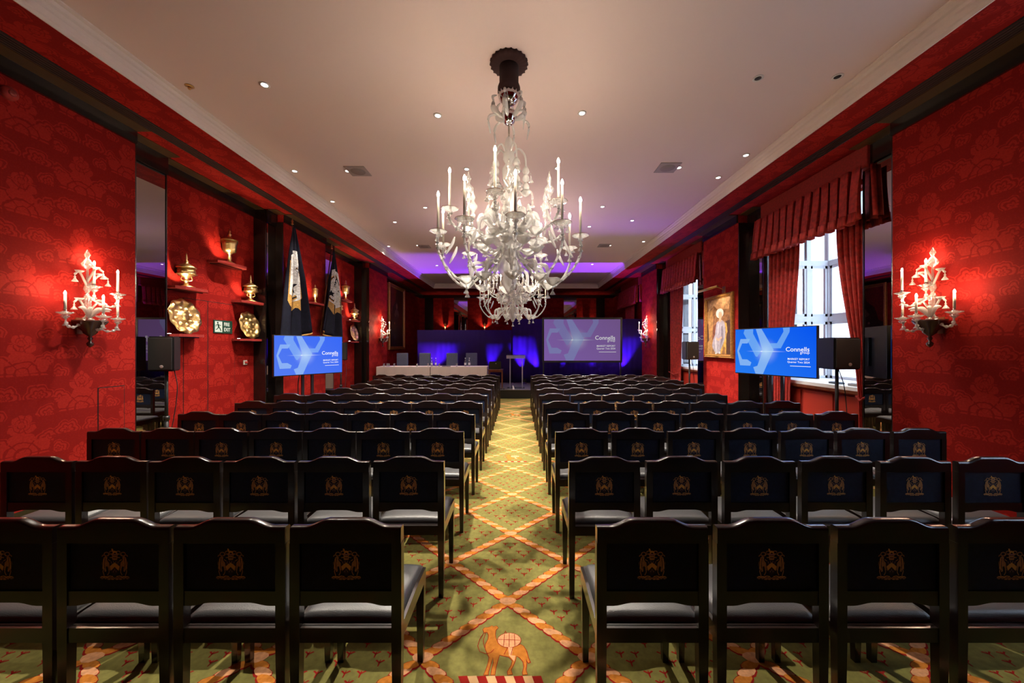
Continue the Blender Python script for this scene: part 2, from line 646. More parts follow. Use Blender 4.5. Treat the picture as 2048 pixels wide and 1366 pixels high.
# smoked mirrors set in the steps
MIR_LABEL = {
    (-1, 4.73): 'tall smoked wall mirror behind the loudspeaker, beside the cups on the red left wall',
    (-1, 7.42): 'narrow smoked mirror strip just before the first navy flag',
    (-1, 9.39): 'narrow smoked mirror strip behind the second navy flag pole',
    (-1, 11.95): 'thin smoked mirror strip beside the farthest gilt cup shelf',
    (1, 0.07): 'smoked mirror strip at the rear of the room beside the window behind the viewer',
    (1, 2.65): 'smoked mirror strip between the rear window and the right sconce panel',
    (1, 4.55): 'tall smoked wall mirror between the nearer curtain and the right sconce panel',
    (1, 7.30): 'smoked mirror strip between the framed lady portrait pier and the nearer window',
    (1, 9.20): 'smoked mirror sliver just beyond the framed lady portrait',
    (1, 11.95): 'thin smoked mirror strip beyond the farther window curtain',
}
for segs, s in ((LEFT, -1), (RIGHT, 1)):
    for x, y0, y1, k in segs:
        if k == 'mir':
            o = MB().box(x, x + s * 0.011, y0 + 0.02, y1 - 0.02, 0.08, ZP - 0.10).build('wall_mirror', MIRROR)
            tag(o, MIR_LABEL[(s, y0)], 'mirror', 'smoked wall mirrors')

# far wall: red panels with two mirrors
fw = MB().use(RED).box(OUT_L, OUT_R, YB, YB + 0.2, 0, ZC + 0.2)
struct('wall_back', fw)
bp = MB().use(WOOD_BLACK).box(-5.3, 5.05, YB - 0.03, YB, ZP, ZB)
trim(bp)
for x0, x1 in ((-5.0, -4.55), (4.15, 4.6)):
    trim(MB().box(x0, x1, YB - 0.05, YB, 0, ZP), WOOD_BLACK)
for (x0, x1), lb in (((-3.45, -2.72), 'smoked mirror on the far wall, on the left above the stage table'),
                     ((2.42, 3.10), 'smoked mirror on the far wall, above the projection screen')):
    tag(MB().box(x0, x1, YB - 0.02, YB, 0.1, ZP).build('wall_mirror', MIRROR), lb, 'mirror', 'smoked wall mirrors')
struct('wall_rear', MB().use(RED).box(OUT_L, OUT_R, YR - 0.2, YR, 0, ZC + 0.2))

# ceiling, soffit and cornice
CL, CR, CE, CS = -4.03, 3.80, 17.6, -2.2          # edges of the raised ceiling
struct('ceiling', MB().use(PLASTER).box(OUT_L, OUT_R, YR - 0.2, YB + 0.2, ZC, ZC + 0.2))
sf = MB().use(RED_SOFFIT)
sf.box(OUT_L, CL, YR, YB, ZB, ZC).box(CR, OUT_R, YR, YB, ZB, ZC)
sf.box(CL, CR, CE, YB, ZB, ZC).box(CL, CR, YR, CS, ZB, ZC)
o = struct('soffit', sf)
co = MB().use(CORNICE)
prof = [(0.0, 0.0), (0.012, 0.0), (0.012, 0.035), (0.02, 0.05), (0.02, 0.10), (0.03, 0.115), (0.03, 0.15), (0.05, 0.165), (0.06, 0.195), (0.09, 0.205), (0.09, 0.22), (0.0, 0.22)]
z0 = ZC - 0.22
for xa, sgn in ((CL, 1), (CR, -1)):
    co.prism([(xa + sgn * (a - 0.0), z0 + b) for a, b in prof][::sgn], 'y', CS, CE)
co.prism([(CE - a, z0 + b) for a, b in prof], 'x', CL, CR)
co.prism([(CS + a, z0 + b) for a, b in prof][::-1], 'x', CL, CR)
struct('cornice', co)
for xs in ((-4.70, -4.52), (4.22, 4.40)):
    g = MB().use(BLACK).box(xs[0], xs[1], YR, YB - 1.5, ZB - 0.006, ZB)
    g.use(mat('grille_slat', (0.035, 0.012, 0.010), 0.5))
    for i in range(5):
        x = xs[0] + (i + 0.5) * 0.036
        g.box(x - 0.010, x + 0.010, YR, YB - 1.5, ZB - 0.012, ZB - 0.006)
    trim(g)

# ------------------------------------------------------------------ carpet (floor)
CARPET = mat('green_carpet', (0.155, 0.140, 0.040), 0.95, spec=0.1, noise=(26, 0.16, (1, 1, 1)))
C_RED = mat('carpet_dark_red', (0.22, 0.010, 0.007), 0.95, spec=0.1)
C_ORANGE = mat('carpet_orange', (0.42, 0.145, 0.020), 0.95, spec=0.1, noise=(40, 0.2, (1, 1, 1)))
C_PINK = mat('carpet_pink', (0.52, 0.25, 0.125), 0.95, spec=0.1, noise=(40, 0.2, (1, 1, 1)))
C_CREAM = mat('carpet_cream', (0.52, 0.31, 0.15), 0.95, spec=0.1)
C_TAN = mat('carpet_tan', (0.36, 0.125, 0.018), 0.95, spec=0.1, noise=(40, 0.15, (1, 1, 1)))
fl = MB().use(CARPET).box(OUT_L, OUT_R + 0.6, YR, YB, -0.1, 0.0)
LX, LY, PX, PY = -0.073, 2.525, 0.4625, 0.4575     # a rope crossing, half diagonals of a diamond


def flat(mb, pts, z):
    mb.poly([(x, y, z) for x, y in pts])


def lobe(mb, cx, cy_, ang, L, Wd, z):
    pts = []
    for i in range(10):
        t = 2 * PI * i / 10
        a = math.cos(t) * L
        b = math.sin(t) * Wd + 0.25 * Wd * math.sin(t * 1 + a * 20)
        pts.append((cx + a * math.cos(ang) - b * math.sin(ang), cy_ + a * math.sin(ang) + b * math.cos(ang)))
    flat(mb, pts, z)


def rope(mb, x0, y0, dx, dy, detail):
    n = 9
    a0 = math.atan2(dy, dx)
    turn = -0.45 if dy / dx > 0 else 0.45
    zz = 0.0 if dy > 0 else 0.0003
    for i in range(n):
        t = 0.05 + 0.90 * (i + 0.5) / n
        cx, cy_ = x0 + dx * t, y0 + dy * t
        ang = a0 + turn
        if detail and (i % 2 == 0 or y0 < 3.6):
            lobe(mb.use(C_RED), cx, cy_ - 0.005, ang, 0.066, 0.027, 0.0008 + zz * 0.5 + 0.00002 * i)
        lobe(mb.use(C_ORANGE if i % 2 == 0 else C_PINK), cx, cy_, ang, 0.060, 0.021, 0.0016 + zz + 0.00002 * i)


def sprig(mb, x, y):
    mb.use(C_RED)
    s = 0.025
    flat(mb, [(x - 0.003, y - s), (x + 0.003, y - s), (x + 0.005, y + 0.1 * s), (x, y + s), (x - 0.005, y + 0.1 * s)], 0.0012)
    for q in (-1, 1):
        flat(mb, [(x, y - 0.2 * s), (x + q * 1.1 * s, y + 0.55 * s), (x + q * 0.75 * s, y + 0.75 * s), (x + q * 0.1 * s, y + 0.25 * s)][::q], 0.0012)


CAMEL = [(513, 1052), (523, 1042), (548, 1040), (566, 1030), (574, 1037), (592, 1032), (602, 1042), (588, 1056), (585, 1080), (590, 1105), (600, 1125), (612, 1140), (640, 1150), (700, 1152), (735, 1140), (752, 1150), (768, 1175), (776, 1200), (790, 1240), (785, 1250), (776, 1240), (768, 1222), (772, 1255), (768, 1290), (777, 1315), (752, 1318), (750, 1305), (758, 1270), (752, 1240), (730, 1215), (712, 1207), (706, 1230), (695, 1260), (680, 1290), (690, 1314), (664, 1318), (662, 1300), (685, 1260), (690, 1235), (668, 1212), (640, 1207), (612, 1202), (603, 1230), (592, 1275), (588, 1300), (587, 1318), (565, 1318), (568, 1295), (580, 1245), (575, 1215), (565, 1240), (555, 1280), (548, 1300), (547, 1318), (522, 1318), (535, 1290), (548, 1250), (553, 1215), (540, 1190), (530, 1165), (530, 1140), (545, 1110), (548, 1085), (540, 1068), (522, 1070)]


def camel_xy(p):
    # the woven camel's own drawing, unfolded to floor metres round (0, 0) at its feet
    px, py = p[0] / 2.932 + 800, p[1] / 2.932 + 900
    d = 740 * EYE / (py - 693)
    return ((px - 1037) / 740 * d + 0.05, d - 1.975)


CAM_XY = [camel_xy(p) for p in CAMEL]


def offset_poly(pts, w):
    n = len(pts)
    out = []
    area = sum(pts[i][0] * pts[(i + 1) % n][1] - pts[(i + 1) % n][0] * pts[i][1] for i in range(n))
    sg = 1 if area > 0 else -1
    for i in range(n):
        a, b, c = Vector(pts[i - 1]), Vector(pts[i]), Vector(pts[(i + 1) % n])
        d1, d2 = (b - a).normalized(), (c - b).normalized()
        nn = Vector((d1.y + d2.y, -d1.x - d2.x)) * sg
        if nn.length > 1e-6:
            nn.normalize()
        out.append((b.x + nn.x * w, b.y + nn.y * w))
    return out


def stroke(mb, pts, w, z):
    for (x0, y0), (x1, y1) in zip(pts, pts[1:]):
        d = Vector((x1 - x0, y1 - y0))
        if d.length < 1e-6:
            continue
        n_ = Vector((-d.y, d.x)).normalized() * w / 2
        e = d.normalized() * w * 0.3
        flat(mb, [(x0 - n_.x - e.x, y0 - n_.y - e.y), (x1 - n_.x + e.x, y1 - n_.y + e.y), (x1 + n_.x + e.x, y1 + n_.y + e.y), (x0 + n_.x - e.x, y0 + n_.y - e.y)], z)


def tri_fill(mb, pts, z):
    from mathutils.geometry import tessellate_polygon
    t = tessellate_polygon([[Vector((x, y, 0)) for x, y in pts]])
    vs_ = [(x, y, z) for x, y in pts]
    fs = []
    for a, b, c in t:
        A, B, Cc = pts[a], pts[b], pts[c]
        cr = (B[0] - A[0]) * (Cc[1] - A[1]) - (B[1] - A[1]) * (Cc[0] - A[0])
        fs.append((a, b, c) if cr > 0 else (a, c, b))
    mb.add(vs_, fs, smooth=False)


def camel(mb, ox, oy):
    P = lambda pts: [(x + ox, y + oy) for x, y in pts]
    tri_fill(mb.use(C_RED), P(offset_poly(CAM_XY, 0.0035)), 0.0012)
    tri_fill(mb.use(C_TAN), P(CAM_XY), 0.0020)
    el = [camel_xy((668 + 68 * math.cos(t * PI / 8), 1116 + 42 * math.sin(t * PI / 8))) for t in range(16)]
    tri_fill(mb.use(C_RED), P(offset_poly(el, 0.0035)), 0.0024)
    tri_fill(mb.use(C_PINK), P(el), 0.0028)
    tri_fill(mb, P([camel_xy(q) for q in ((668, 1205), (662, 1158), (692, 1158), (684, 1205), (706, 1207), (700, 1240))]), 0.0028)
    mb.use(C_RED)
    for ln in (((604, 1112), (732, 1116)), ((640, 1082), (636, 1150)), ((668, 1076), (668, 1156)), ((698, 1082), (702, 1150)), ((660, 1158), (640, 1200)), ((690, 1158), (680, 1204)), ((520, 1072), (496, 1110), (484, 1150), (496, 1182), (530, 1195), (560, 1190), (580, 1170)), ((530, 1068), (516, 1120), (524, 1160)), ((640, 1076), (645, 1062), (652, 1076)), ((772, 1180), (782, 1215), (796, 1250))):
        stroke(mb, P([camel_xy(q) for q in ln]), 0.0035, 0.0032)
    # twisted wreath under the feet
    for i in range(9):
        x0 = 372 + i * 54
        q = [(x0, 1325), (x0 + 54, 1322), (x0 + 70, 1366), (x0 + 16, 1366)]
        tri_fill(mb.use(C_RED if i % 2 == 0 else C_CREAM), P([camel_xy(a) for a in q]), 0.0010)


rng = random.Random(3)
for i in range(-11, 11):
    for j in range(-11, 21):
        x, y = LX + i * PX, LY + j * PY
        if (i + j) % 2 or not (-4.7 < x < 4.5) or not (0.7 < y < 11.8):
            continue
        lobe(fl.use(C_PINK), x, y, 0.0, 0.06, 0.03, 0.0026)
        rope(fl, x, y, PX, PY, y < 7)
        rope(fl, x, y, PX, -PY, y < 7)
        # the diamond whose lower corner is (x, y)
        cx, cy_ = x, y + PY
        jj = j + 2
        is_camel = (jj % 8 == 0 and i % 8 == 0) or ((jj + 4) % 8 == 0 and (i + 4) % 8 == 0)
        if is_camel:
            camel(fl, cx - 0.005, cy_ - 0.095)
        else:
            for (u, v) in ((0, 0.27), (-0.125, 0.135), (0.125, 0.135), (-0.25, 0), (0, 0), (0.25, 0), (-0.125, -0.135), (0.125, -0.135), (0, -0.27)):
                qx, qy = cx + u * 0.93, cy_ + v * 0.93
                for a, b in ((-0.042, 0.025), (0.042, 0.025), (0, -0.032)):
                    sprig(fl, qx + a, qy + b)
struct('floor', fl)

# concealed jib doors in the left recess, small hatch in the near panel
GAP = mat('door_gap_black', (0.012, 0.002, 0.002), 0.9)


def jib_door(n, x, y0, y1, z1, s=-1, z_0=0.02):
    d = MB().use(GAP).box(x - s * 0.001, x - s * 0.003, y0, y1, z_0, z1)
    d.use(RED).box(x - s * 0.003, x - s * 0.006, y0 + 0.008, y1 - 0.008, z_0, z1 - 0.010)
    return struct('door_%d' % n, d)


jib_door(1, -5.30, 5.845, 6.305, 2.515)
jib_door(2, -5.30, 6.305, 6.905, 2.515)
jib_door(3, -4.90, 4.306, 4.60, 1.26)
struct('baseboard_left', MB().use(WOOD_BLACK).box(-4.885, -4.90, YR, 4.73, 0, 0.12).box(-5.285, -5.3, 5.4, 7.40, 0, 0.12).box(-4.885, -4.90, 7.72, 9.39, 0, 0.12).box(-5.285, -5.3, 10.14, 11.93, 0, 0.12).box(-4.885, -4.90, 12.15, 13.79, 0, 0.12))
struct('baseboard_right', MB().use(WOOD_BLACK).box(4.585, 4.6, 3.10, 4.55, 0, 0.12).box(4.585, 4.6, 7.75, 9.2, 0, 0.12).box(4.585, 4.6, 12.33, 13.79, 0, 0.12))

# ------------------------------------------------------------------ windows (oriels)
def oriel(n, y0, y1):
    """white bay window beyond the right wall between y0 and y1"""
    xi, xo = 5.05, 6.05
    a, b = y0 + 0.10, y1 - 0.10
    f = MB().use(WHITE)
    f.box(xi - 0.04, xo + 0.1, a - 0.0, b + 0.0, 1.07, 1.13)              # sill board
    f.box(xi + 0.12, xo + 0.15, a - 0.05, b + 0.05, 4.08, 4.14)          # head
    mull = 0.05
    # posts at the two corners
    for yy in (a, b):
        f.box(xo - 0.06, xo + 0.06, yy - 0.05, yy + 0.05, 1.13, 4.08)
        f.box(xi + 0.12, xi + 0.17, yy - 0.04, yy + 0.04, 1.13, 4.08)
    nb = 2
    for zt, h in ((2.22, 0.10), (3.30, 0.10)):
        f.box(xo - 0.05, xo + 0.05, a, b, zt, zt + h)
        for yy in (a, b):
            f.box(xi + 0.12, xo, yy - 0.04, yy + 0.04, zt, zt + h)
    ys = [a + (b - a) * i / nb for i in range(nb + 1)]
    for yy in ys[1:-1]:
        f.box(xo - 0.05, xo + 0.05, yy - 0.05, yy + 0.05, 1.13, 4.08)
    xm = (xi + 0.15 + xo) / 2
    for yy in (a, b):
        f.box(xm - 0.04, xm + 0.04, yy - 0.035, yy + 0.035, 1.13, 4.08)
    root = struct('window_%d' % n, f)
    lev = ((1.13, 2.22), (2.32, 3.30), (3.40, 4.08))
    for z_a, z_b in lev:
        for k in range(nb):
            ya, yb = ys[k] + 0.05, ys[k + 1] - 0.05
            MB().box(xo + 0.005, xo + 0.015, ya, yb, z_a, z_b).build('window_glass', PANE, root)
            if z_b < 4.0:                                                 # opening casement
                s = MB().use(WHITE)
                s.box(xo - 0.03, xo + 0.03, ya, ya + 0.045, z_a, z_b).box(xo - 0.03, xo + 0.03, yb - 0.045, yb, z_a, z_b)
                s.box(xo - 0.03, xo + 0.03, ya, yb, z_a, z_a + 0.05).box(xo - 0.03, xo + 0.03, ya, yb, z_b - 0.05, z_b)
                s.build('casement', WHITE, root)
        for yy in (a, b):
            for xa, xb in ((xi + 0.17, xm - 0.04), (xm + 0.04, xo - 0.06)):
                MB().box(xa, xb, yy - 0.005, yy + 0.005, z_a, z_b).build('window_glass', PANE, root)
                if z_b < 4.0:
                    s = MB().use(WHITE)
                    s.box(xa, xa + 0.04, yy - 0.025, yy + 0.025, z_a, z_b).box(xb - 0.04, xb, yy - 0.025, yy + 0.025, z_a, z_b)
                    s.box(xa, xb, yy - 0.025, yy + 0.025, z_a, z_a + 0.05).box(xa, xb, yy - 0.025, yy + 0.025, z_b - 0.05, z_b)
                    s.build('casement', WHITE, root)
    # outside apron below the glass
    struct('window_%d_apron' % n, MB().use(WHITE).box(5.5, xo + 0.1, a - 0.05, b + 0.05, 0.9, 1.07))
    return root


oriel(1, 5.17, 7.30)
oriel(2, 9.95, 11.95)
oriel(3, 0.52, 2.65)
for y0, y1 in ((5.17, 7.30), (9.95, 11.95), (0.52, 2.65)):
    trim(MB().use(BROWN_WOOD).box(4.97, 5.06, y0 + 0.02, y1 - 0.02, 1.03, 1.075))
    # plain red panels of the window seat
    seat = MB().use(mat('red_painted_panel', (0.34, 0.022, 0.012), 0.5))
    w_ = (y1 - y0 - 0.1) / 3
    for i in range(3):
        seat.box(5.03, 5.05, y0 + 0.08 + i * w_, y0 + 0.02 + (i + 1) * w_, 0.14, 0.98)
    trim(seat)
    # daylight portal in the opening
    d = bpy.data.lights.new('window_portal', 'AREA')
    d.shape = 'RECTANGLE'
    d.size = y1 - y0 + 0.3
    d.size_y = 3.1
    d.cycles.is_portal = True
    o = bpy.data.objects.new('window_portal', d)
    COL.objects.link(o)
    o.location = (6.35, (y0 + y1) / 2, 2.6)
    o.rotation_euler = Vector((-1, 0, 0)).to_track_quat('-Z', 'Y').to_euler()
# pale building across the yard
fac = MB().use(mat('pale_stone_outside', (0.75, 0.78, 0.82), 0.9)).box(13, 13.4, -8, 34, -4, 9)
fac.use(mat('outside_window_grey', (0.35, 0.40, 0.46), 0.3))
for i in range(9):
    for z_ in (1.2, 5.0):
        fac.box(12.97, 13.0, 2.0 + i * 3.4, 3.6 + i * 3.4, z_, z_ + 2.4)
o = struct('exterior_facade', fac)

# ------------------------------------------------------------------ ceiling lights, vents
def ceil_at(px, py):
    d = 740 * (ZC - EYE) / (693 - py)
    return ((px - 1037) / 740 * d, d)


DL = [  # place, lit, watts factor, wording
    ((-2.89, 4.21), 1, 3.0, 'ceiling downlight with bright lens, nearest one left of the big chandelier'),
    ((-1.04, 4.77), 1, 9.5, 'ceiling downlight just left of the chandelier stem'),
    ((0.81, 4.72), 1, 6.0, 'ceiling downlight just right of the chandelier stem'),
    ((-3.80, 6.28), 1, 4.0, 'small ceiling downlight close to the left cornice, near the loudspeaker grille'),
    ((-2.90, 6.28), 1, 4.0, 'ceiling downlight touching the left loudspeaker grille'),
    ((-0.87, 6.21), 1, 0.8, 'small downlight left of the chandelier, level with the loudspeaker grilles'),
    ((0.65, 6.18), 1, 0.8, 'small downlight right of the chandelier, level with the loudspeaker grilles'),
    ((2.67, 6.16), 1, 1.5, 'ceiling downlight touching the right loudspeaker grille'),
    ((3.54, 5.76), 1, 1.0, 'ceiling downlight nearest the right cornice'),
    ((3.52, 6.52), 1, 1.2, 'second ceiling downlight along the right cornice'),
    ((-2.00, 7.93), 1, 3.2, 'oval bright downlight left of the chandelier candles'),
    ((1.79, 7.88), 1, 3.2, 'oval bright downlight right of the chandelier candles'),
    ((-3.82, 7.60), 1, 1.2, 'small downlight along the left cornice, above the first flag'),
    ((-2.96, 8.86), 1, 0.6, 'small ceiling downlight above the second flag'),
    ((1.76, 9.19), 1, 2.2, 'brightest far downlight just right of the chandelier arms'),
    ((2.69, 8.75), 1, 13.0, 'small downlight above the framed lady portrait'),
    ((-2.97, 10.9), 1, 1.6, 'tiny downlight touching the far left ceiling grille'),
    ((-3.86, 11.0), 1, 1.0, 'tiny downlight along the far left cornice'),
    ((2.69, 10.9), 1, 1.6, 'tiny downlight touching the far right ceiling grille'),
    ((3.55, 10.5), 1, 0.4, 'tiny downlight along the right cornice above the farther window'),
    ((-3.0, 13.6), 1, 0.6, 'tiny downlight above the stage table, over the blue tinted ceiling'),
    ((2.67, 13.4), 1, 0.5, 'tiny downlight above the projection screen, over the blue tinted ceiling'),
]
housing_m = mat('downlight_housing', (0.6, 0.57, 0.55), 0.4)


def downlight(x, y, lit, label):
    root = thing('ceiling_downlight', label, 'ceiling light', (x, y, ZC), 0, 'recessed ceiling downlights')
    MB().lathe([(0.034, -0.001), (0.055, -0.001), (0.055, -0.008), (0.040, -0.010), (0.034, -0.006)], 20, cap=False).build('trim_ring', housing_m, root)
    MB().lathe([(0.034, -0.002), (0.034, -0.006)], 16).build('lens', LAMP_ON if lit else BLACK, root)
    return root


for (x, y), lit, k, lb in DL:
    r = downlight(x, y, lit, lb)
    if lit:
        lamp('downlight_beam', 'SPOT', (0, 0, -0.03), W_DOWN * k, (1.0, 0.90, 0.76), 0.014, aim=None, cone=math.radians(92), blend=0.45, parent=r)
for (x, y), lb in ((ceil_at(1516, 156), 'unlit dark ceiling downlight towards the right cornice'),
                   (ceil_at(1675, 153), 'faint pale ring of a blank ceiling fitting beside the right cornice')):
    r = downlight(x, y, 0, lb)
    if 'pale' in lb:
        r.children[1].data.materials[0] = housing_m
x, y = ceil_at(379, 172)
r = thing('ceiling_sprinkler', 'small brass sprinkler head on the ceiling near the left cornice', 'sprinkler', (x, y, ZC))
MB().lathe([(0.045, 0), (0.045, -0.006), (0.02, -0.012)], 16).build('cover_plate', BRASS, r)
MB().lathe([(0.012, -0.012), (0.018, -0.03), (0.006, -0.045)], 12).build('nozzle', BRASS, r)
GR = mat('grille_grey', (0.30, 0.25, 0.25), 0.7)
for (px, py), lb in (((716, 342), 'square grey loudspeaker grille in the ceiling, left and nearer'), ((1335, 335), 'square grey loudspeaker grille in the ceiling, right and nearer'),
                     ((849, 493), 'square grey loudspeaker grille in the ceiling, left and farther'), ((1208, 491), 'square grey loudspeaker grille in the ceiling, right and farther')):
    x, y = ceil_at(px, py)
    r = thing('ceiling_speaker', lb, 'ceiling grille', (x, y, ZC), 0, 'square ceiling loudspeakers')
    MB().rbox(-0.17, 0.17, -0.17, 0.17, -0.012, 0.0, 0.004).build('frame', GR, r)
    MB().lathe([(0.12, -0.012), (0.115, -0.016), (0.0, -0.016)], 24, cap=False).build('round_mesh', mat('grille_mesh', (0.22, 0.18, 0.18), 0.8), r)

# ------------------------------------------------------------------ Murano chandeliers
def petal_cup(mb, c, r, h, lobes=6, up=True, seg=18):
    s = 1 if up else -1
    mb.lathe([(r * 0.15, 0), (r * 0.5, s * h * 0.25), (r * 0.85, s * h * 0.7), (r, s * h), (r * 0.80, s * h * 0.68), (r * 0.45, s * h * 0.30), (r * 0.12, s * h * 0.06)], seg, c, lobes, 0.12, cap=True)


def bell(mb, c, s=1.0):
    """hanging glass bell drop, c its top"""
    mb.lathe([(0.003, 0), (0.004, -0.022 * s), (0.010 * s, -0.03 * s), (0.005 * s, -0.04 * s), (0.012 * s, -0.055 * s), (0.024 * s, -0.075 * s), (0.026 * s, -0.082 * s)], 8, c)


def leaf(mb, base, tip, bend, w):
    """curling glass leaf from base to tip, thickest in the middle"""
    b, t = Vector(base), Vector(tip)
    m = (b + t) / 2 + Vector(bend)
    p = curve([b, m, t], 5)
    n = len(p)
    mb.tube(p, [w * (0.25 + math.sin(PI * min(1, (i + 0.6) / n)) * 0.75) for i in range(n)], 6)


def arm(parent, th, r, z_root, z_low, z_cup, r_low, hcandle, lights, name='arm'):
    c, s = math.cos(th), math.sin(th)
    P = lambda rr, z: (rr * c, rr * s, z)
    path = curve([P(0.05, z_root), P(r_low * 0.45, z_root - 0.02 + (z_low - z_root) * 0.45), P(r_low, z_low), P(r * 0.86, z_low + (z_cup - z_low) * 0.22), P(r, z_low + (z_cup - z_low) * 0.62), P(r, z_cup - 0.02)], 6)
    mb = MB().use(MURANO)
    mb.tube(path, 0.0115, 7)
    for i in range(3, len(path) - 3, 2):              # glass collars along the twisted arm
        mb.ball(path[i], 0.0185, 0.0185, 0.012, 7, 4)
    fl_ = Vector(P(r_low, z_low))
    petal_cup(mb, (fl_.x, fl_.y, fl_.z - 0.03), 0.075, 0.075, 6)
    md = path[len(path) // 4]
    petal_cup(mb, (md.x, md.y, md.z), 0.05, 0.05, 6)
    leaf(mb, P(r_low * 0.9, z_low + 0.03), P(r_low * 0.62, z_low + 0.20), (0.04 * c, 0.04 * s, 0.06), 0.022)
    leaf(mb, P(r * 0.9, z_cup - 0.20), P(r * 0.78, z_cup - 0.02), (-0.02 * c, -0.02 * s, 0.02), 0.016)
    a = mb.build(name, MURANO, parent)
    MB().tube([p + Vector((0, 0, 0)) for p in path[len(path) // 2:]], 0.0145, 7).build('twisted_stem', ARM_METAL, a) if lights == 'dark' else None
    d = MB().use(MURANO_CLEAR)
    d.lathe([(0.012, -0.05), (0.03, -0.03), (0.016, -0.018), (0.04, -0.006), (0.082, 0.012), (0.085, 0.018), (0.045, 0.004), (0.02, 0.004), (0.024, 0.03), (0.015, 0.034)], 20, P(r, z_cup), 8, 0.05)
    d.build('drip_pan', MURANO_CLEAR, a)
    rim = MB()
    rim.lathe([(0.083, 0.0165), (0.087, 0.018), (0.083, 0.0205)], 20, P(r, z_cup), 8, 0.05, cap=False)
    rim.build('coloured_rim', AMBER_RIM, a)
    MB().lathe([(0.0125, 0.03), (0.0115, hcandle)], 10, P(r, z_cup)).build('candle', CANDLE, a)
    MB().lathe([(0.005, 0), (0.014, 0.014), (0.013, 0.030), (0.003, 0.055)], 8, P(r, z_cup + hcandle)).build('flame_bulb', FLAME, a)
    bl = MB()
    for k, (dr, dz) in enumerate(((0.0, -0.05),)):
        bell(bl, P(r + dr, z_cup + dz), 1.1)
    for q in (-1, 1):
        e = Vector(P(r, z_cup)) + Vector((-s, c, 0)) * 0.075 * q
        bell(bl, (e.x, e.y, e.z + 0.012), 0.85)
    bl.build('bell_drop', MURANO_CLEAR, a)
    bl = MB()
    bell(bl, P(r_low, z_low - 0.03), 1.1)
    bl.build('bell_drop', MURANO_CLEAR, a)
    return Vector(P(r, z_cup + hcandle + 0.02))


